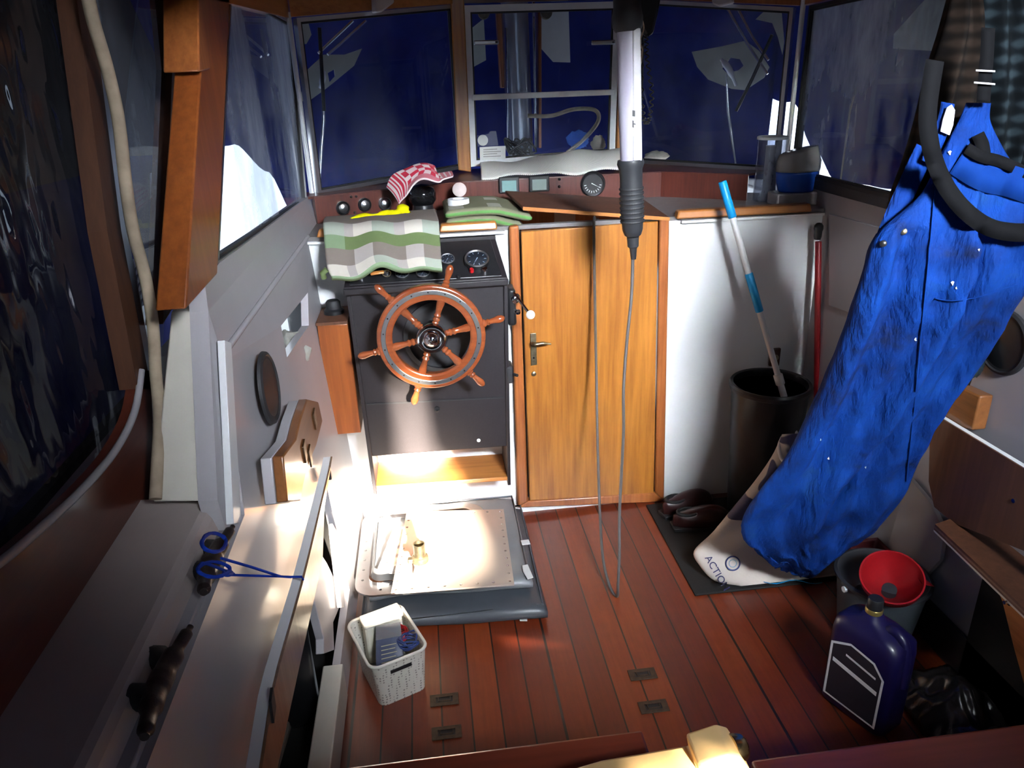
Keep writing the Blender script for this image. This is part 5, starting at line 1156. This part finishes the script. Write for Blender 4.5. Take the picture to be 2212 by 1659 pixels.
tag(strip('leather_strap', [(2020, 130), (2006, 220), (2005, 280), (2018, 345), (2045, 405), (2085, 455), (2135, 490), (2190, 502), (2250, 500)], 40, blk, None, ob, .030, .004, 1.27), 'wide black strap curving across the front of the blue overalls', 'strap')
# clothes behind
def plaid_mat(n_, a, b, c):
    m, t_, b_ = nt(n_); v_1 = tc(t_); sx = t_.nodes.new('ShaderNodeSeparateXYZ'); t_.links.new(v_1, sx.inputs[0]); outs = []
    for i in (0, 2):
        w_1 = t_.nodes.new('ShaderNodeMath'); w_1.operation = 'SINE'; mm_ = t_.nodes.new('ShaderNodeMath'); mm_.operation = 'MULTIPLY'; mm_.inputs[1].default_value = 240; t_.links.new(sx.outputs[i], mm_.inputs[0]); t_.links.new(mm_.outputs[0], w_1.inputs[0]); outs.append(w_1.outputs[0])
    ad = t_.nodes.new('ShaderNodeMath'); ad.operation = 'ADD'; t_.links.new(outs[0], ad.inputs[0]); t_.links.new(outs[1], ad.inputs[1])
    m2_ = t_.nodes.new('ShaderNodeMath'); m2_.operation = 'MULTIPLY_ADD'; m2_.inputs[1].default_value = .25; m2_.inputs[2].default_value = .5; t_.links.new(ad.outputs[0], m2_.inputs[0])
    t_.links.new(ramp(t_, m2_.outputs[0], [(.2, a), (.5, b), (.88, c)]), b_.inputs['Base Color']); b_.inputs['Roughness'].default_value = .9; b_.inputs['Specular IOR Level'].default_value = .1; return m
pf = lambda a, v: .012*math.sin(math.cos(a)*9+v*4)
def hung(nm, rows, m_, l, c):
    return tag(loft(nm, [(at(*a, y=y_), at(*b, y=y_), th_) for a, b, y_, th_ in rows], m_, fold=pf, seg=60), l, c)
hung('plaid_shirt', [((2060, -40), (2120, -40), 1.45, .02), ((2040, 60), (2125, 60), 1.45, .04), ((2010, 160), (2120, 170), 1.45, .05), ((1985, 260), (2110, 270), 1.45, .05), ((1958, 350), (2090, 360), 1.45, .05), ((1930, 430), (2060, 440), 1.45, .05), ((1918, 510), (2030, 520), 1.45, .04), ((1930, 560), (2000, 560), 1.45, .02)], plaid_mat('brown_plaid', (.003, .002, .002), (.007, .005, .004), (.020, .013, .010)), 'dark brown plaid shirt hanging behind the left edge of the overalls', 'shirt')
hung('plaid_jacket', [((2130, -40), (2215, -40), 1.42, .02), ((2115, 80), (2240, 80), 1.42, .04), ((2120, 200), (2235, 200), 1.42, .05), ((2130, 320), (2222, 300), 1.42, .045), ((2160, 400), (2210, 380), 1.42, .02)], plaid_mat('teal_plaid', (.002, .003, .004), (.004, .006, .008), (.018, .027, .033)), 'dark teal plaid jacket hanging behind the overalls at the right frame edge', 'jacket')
# clothes rail up in the dark
tag(tube('coat_hook_rail', [at(2060, -30, y=1.40), at(2260, -30, y=1.40)], .008, 'darkwood', seg=10), 'dark rail under the roof from which the clothes hang', 'rail')
st(box('trim_37', (1.28, .8, 1.10), (1.33, 1.42, 1.735), 'frame', bevel=.003))
# right side speaker, bracket, locker door, plywood
speaker('round_speaker', at(2170, 740, x=1.272), .075, (-1, 0, 0), 'round black speaker on the right wall beside the overalls')
v, f = lump_vf(at(2098, 780, x=1.235), .02, .03, .05, .5, 8)
tag(link('dark_plastic_wrap', v, f, paint('dark_foil', (.02, .03, .035), .25, bs=.4), smooth='all'), 'crumpled dark plastic wrap hanging between the overalls and the right speaker', 'plastic bag')
X2 = 1.235
t = thing('wooden_bracket', 'notched orange wooden bracket with a grey catch on the right wall', 'bracket', at(2050, 900, x=X2))
prism('wooden_face', [at(px, py, x=X2) for px, py in [(1988, 890), (2032, 830), (2052, 848), (2065, 832), (2117, 856), (2100, 930), (2060, 920), (1990, 900)]], (.035, 0, 0), 'bracket', t, bevel=.004)
prism('catch_plate', [at(px, py, x=X2-.001) for px, py in [(2018, 850), (2050, 862), (2042, 878), (2010, 866)]], (-.003, 0, 0), 'shelf', t, bevel=.001)
X3 = 1.215
t = thing('locker_door', 'right locker door standing open with white edge and dark brown inner face', 'locker door', at(2100, 1100, x=X3))
dp_ = [at(px, py, x=X3) for px, py in [(2010, 890), (2290, 1060), (2290, 1260), (2212, 1190), (2060, 1130), (2018, 1095), (2006, 1040)]]
prism('door_panel', dp_, (.004, 0, 0), 'darkwood', t); prism('white_outer_board', [q+Vector((.0045, 0, 0)) for q in dp_], (.014, 0, 0), 'white', t, bevel=.002)
lathe('door_screw', [(.005, 0), (.005, .002), (0, .002)], at(2190, 1082, x=X3), 'chrome', t, axis=(-1, 0, 0), seg=12)
t = thing('folding_seat_board', 'plywood seat board with layered edge and sloping leg at the right', 'board', (1.2, 1.2, .1))
pyz = .425; A_ = at(2020, 1132, z=pyz); B_ = at(2150, 1255, z=pyz); B2 = A_+(B_-A_).normalized()*.42
prism('seat_panel', [A_, B2, Vector((1.33, B2.y, pyz)), Vector((1.27, A_.y+.03, pyz))], (0, 0, -.006), 'darkwood', t)
for k, m_ in enumerate(('tan', 'darkwood', 'cream')):
    prism('ply_layer', [A_+Vector((.0, 0, -.006-k*.005)), B2+Vector((0, 0, -.006-k*.005)), Vector((1.33, B2.y, pyz-.006-k*.005)), Vector((1.27, A_.y+.03, pyz-.006-k*.005))], (0, 0, -.005), m_, t)
lg = [at(px, py, x=1.160) for px, py in [(2150, 1262), (2290, 1380), (2290, 1600), (2235, 1560), (2190, 1400), (2165, 1300)]]
prism('sloping_leg', lg, (.016, 0, 0), 'teaky', t, bevel=.001)
lathe('wing_bolt', [(.008, 0), (.008, .006), (.004, .010), (.004, .016), (0, .016)], at(2184, 1300, x=1.160), 'chrome', t, axis=(-1, 0, 0), seg=14)
st(box('wall_right', (1.262, .6, 0), (1.268, 1.32, .38), 'dark', bevel=0))  # near-black sheet in place of the shade under the seat board
st(prism('wall_right', [at(px, py, x=1.255) for px, py in [(1962, 1030), (2012, 1090), (2040, 1150), (2030, 1210), (1985, 1260), (1900, 1240)]], (.012, 0, 0), 'lining', bevel=.001))
st(prism('trim_38', [(1.262, .9, 0), (1.262, 1.62, 0), (1.262, 1.62, .12), (1.262, .9, .12)], (.01, 0, 0), 'darkgrey', bevel=.002))
# bucket, funnel
bq = Vector((1.13, 1.49, 0.001))
t = thing('bucket', 'dark grey bucket on the floor holding the red funnel', 'bucket', bq)
lathe('bucket_body', [(.085, 0), (.088, .004), (.112, .20), (.112, .206), (.107, .206), (.084, .01), (0, .01)], bq, paint('slate_plastic', (.045, .055, .065), .45), t, seg=56)
lathe('bucket_rim', [(.112, .198), (.120, .200), (.120, .207), (.112, .210), (.107, .206)], bq, 'darkgrey', t, seg=56)
lathe('handle_lug', [(.008, 0), (.008, .008), (0, .008)], bq+Vector((-.112, -.02, .19)), 'aluw', t, axis=(-1, -.1, 0), seg=12)
fq = at(1925, 1255, z=.25); fa = (CP-fq).normalized(); fa = Vector((fa.x*.6, fa.y*.6, 1)).normalized()
t = thing('red_funnel', 'large red plastic funnel lying in the grey bucket', 'funnel', fq)
lathe('funnel_cone', [(.013, -.055), (.02, -.05), (.072, .0), (.075, .022), (.071, .022), (.067, .0), (.017, -.046), (.010, -.055)], fq, 'red', t, axis=fa, seg=56)
lathe('funnel_spout', [(.0135, -.054), (.011, -.13), (.009, -.13), (.010, -.054)], fq, 'red', t, axis=fa, seg=28)
lathe('strainer', [(.018, -.047), (.018, -.043), (0, -.041)], fq, 'darkgrey', t, axis=fa, seg=24)
t2_ = fa.cross(Vector((0, 0, 1))).normalized()
prism('pouring_lip', [fq+fa*.012+Vector((.06, -.03, 0)), fq+fa*.012+Vector((.095, -.035, -.01)), fq+fa*.012+Vector((.09, .0, -.01)), fq+fa*.012+Vector((.068, .01, 0))], fa*-.003, 'red', t, bevel=.001)
# red crate behind the bucket
t = thing('red_crate', 'dark red crate in the shadow behind the bucket', 'crate', (1.14, 1.68, 0))
prism('crate_body', [(1.14, 1.61, .002), (1.25, 1.61, .002), (1.25, 1.70, .002), (1.14, 1.70, .002)], (0, 0, .17), paint('dark_red_crate', (.06, .006, .008), .6), t, bevel=.006, holes=[[(1.15, 1.62, .002), (1.24, 1.62, .002), (1.24, 1.69, .002), (1.15, 1.69, .002)]])
# oil jug
oq = at(1865, 1585, z=0); oq = Vector((.965, 1.262, .001))
t = thing('oil_canister', 'dark blue oil canister with gold ringed black cap and printed label', 'canister', oq)
a_ = math.radians(-66); dx_ = Vector((math.cos(a_), math.sin(a_), 0)); dy_ = Vector((-dx_.y, dx_.x, 0))
jm = paint('dark_blue_plastic', (.008, .006, .048), .35, var=.06, bs=.05, coat=.2)
def rr2(w_, d_, r, z, cx=0, cy=0): return [oq+dx_*(p_.x+cx)+dy_*(p_.y+cy)+Vector((0, 0, z)) for p_ in rrect(-w_/2, w_/2, -d_/2, d_/2, r, 0, 5)]
ZK = 1.2
rg = [rr2(.160, .090, .02, 0), rr2(.168, .098, .022, .006), rr2(.170, .100, .024, .215), rr2(.164, .096, .026, .245), rr2(.120, .076, .030, .262, -.008), rr2(.052, .048, .022, .272, -.012), rr2(.040, .040, .0185, .286, -.012)]
V = [q for r in rg for q in r]; n = len(rg[0]); F = []
for i in range(len(rg)-1):
    for k in range(n): F.append((i*n+k, i*n+(k+1) % n, (i+1)*n+(k+1) % n, (i+1)*n+k))
F.append(tuple(range(n))); F.append(tuple((len(rg)-1)*n+k for k in range(n)))
jb = link('canister_body', V, F, jm, t, smooth='all')
cq = oq+dx_*-.012+Vector((0, 0, .284))
lathe('gold_ring', [(.019, 0), (.0195, .012), (.018, .014)], cq, paint('gold_ring', (.4, .30, .10), .3, .8, bs=0), t, seg=28); lathe('screw_cap', [(.0175, .012), (.0175, .036), (.015, .040), (0, .040)], cq, 'black', t, seg=28)
tube('carry_handle', [oq+dx_*.02+Vector((0, 0, .25)), oq+dx_*.045+dy_*-.0+Vector((0, 0, .268)), oq+dx_*.074+Vector((0, 0, .24)), oq+dx_*.084+Vector((0, 0, .14))], .012, jm, jb, smooth_path=5, seg=12)
lc_ = oq-dx_*.0802-dy_*.0; 
def lbl(u, v, o=.0012): return oq-dy_*(.0505+o)+dx_*(-.070+.140*u)+Vector((0, 0, .025+.185*v))
lo = prism('label', [lbl(0, 0), lbl(1, 0), lbl(1, .78), lbl(.8, .95), lbl(.35, 1), lbl(0, .86)], -dy_*.0008, paint('label_black', (.02, .02, .03), .3, bs=0), t)
V = []; F = []
prism('label_border', [lbl(0, 0, .002), lbl(1, 0, .002), lbl(1, .78, .002), lbl(.8, .95, .002), lbl(.35, 1, .002), lbl(0, .86, .002)], -dy_*.0004, 'aluw', lo, holes=[[lbl(.04, .025, .002), lbl(.96, .025, .002), lbl(.96, .77, .002), lbl(.78, .92, .002), lbl(.36, .97, .002), lbl(.04, .84, .002)]])
prism('label_band', [lbl(.08, .58, .002), lbl(.92, .50, .002), lbl(.92, .56, .002), lbl(.08, .64, .002)], -dy_*.0004, 'aluw', lo)
prism('label_band', [lbl(.30, .78, .002), lbl(.86, .72, .002), lbl(.86, .75, .002), lbl(.30, .81, .002)], -dy_*.0004, 'aluw', lo)
prism('label_blue_field', [lbl(.12, .66, .0016), lbl(.92, .60, .0016), lbl(.92, .78, .0016), lbl(.7, .9, .0016), lbl(.36, .94, .0016), lbl(.12, .82, .0016)], -dy_*.0003, paint('label_blue', (.03, .03, .3), .3, bs=0), lo)
prism('label_picture', [lbl(.1, .08, .0016), lbl(.9, .08, .0016), lbl(.9, .40, .0016), lbl(.5, .5, .0016), lbl(.1, .44, .0016)], -dy_*.0003, paint('label_picture_grey', (.10, .12, .13), .3, var=.8, ns=30, bs=0), lo)
# plastic bag heap bottom right
def heap(u, v):
    x = 1.06+u*.19; y = .98+v*.36; return (x, y, .012+.10*math.sin(u*PI)**.7*math.sin(v*PI)**.7*(1+.5*noise.noise(Vector((x*14, y*14, 2))))+.014*noise.noise(Vector((x*50, y*40, 0))))
tag(slab('plastic_bag', heap, 40, 50, .0015, [paint('smoky_plastic_film', (.025, .02, .019), .22, var=.3, bs=.5, ns=30, trans=.2)]), 'crumpled smoky clear plastic bag on the floor behind the oil canister', 'plastic bag')
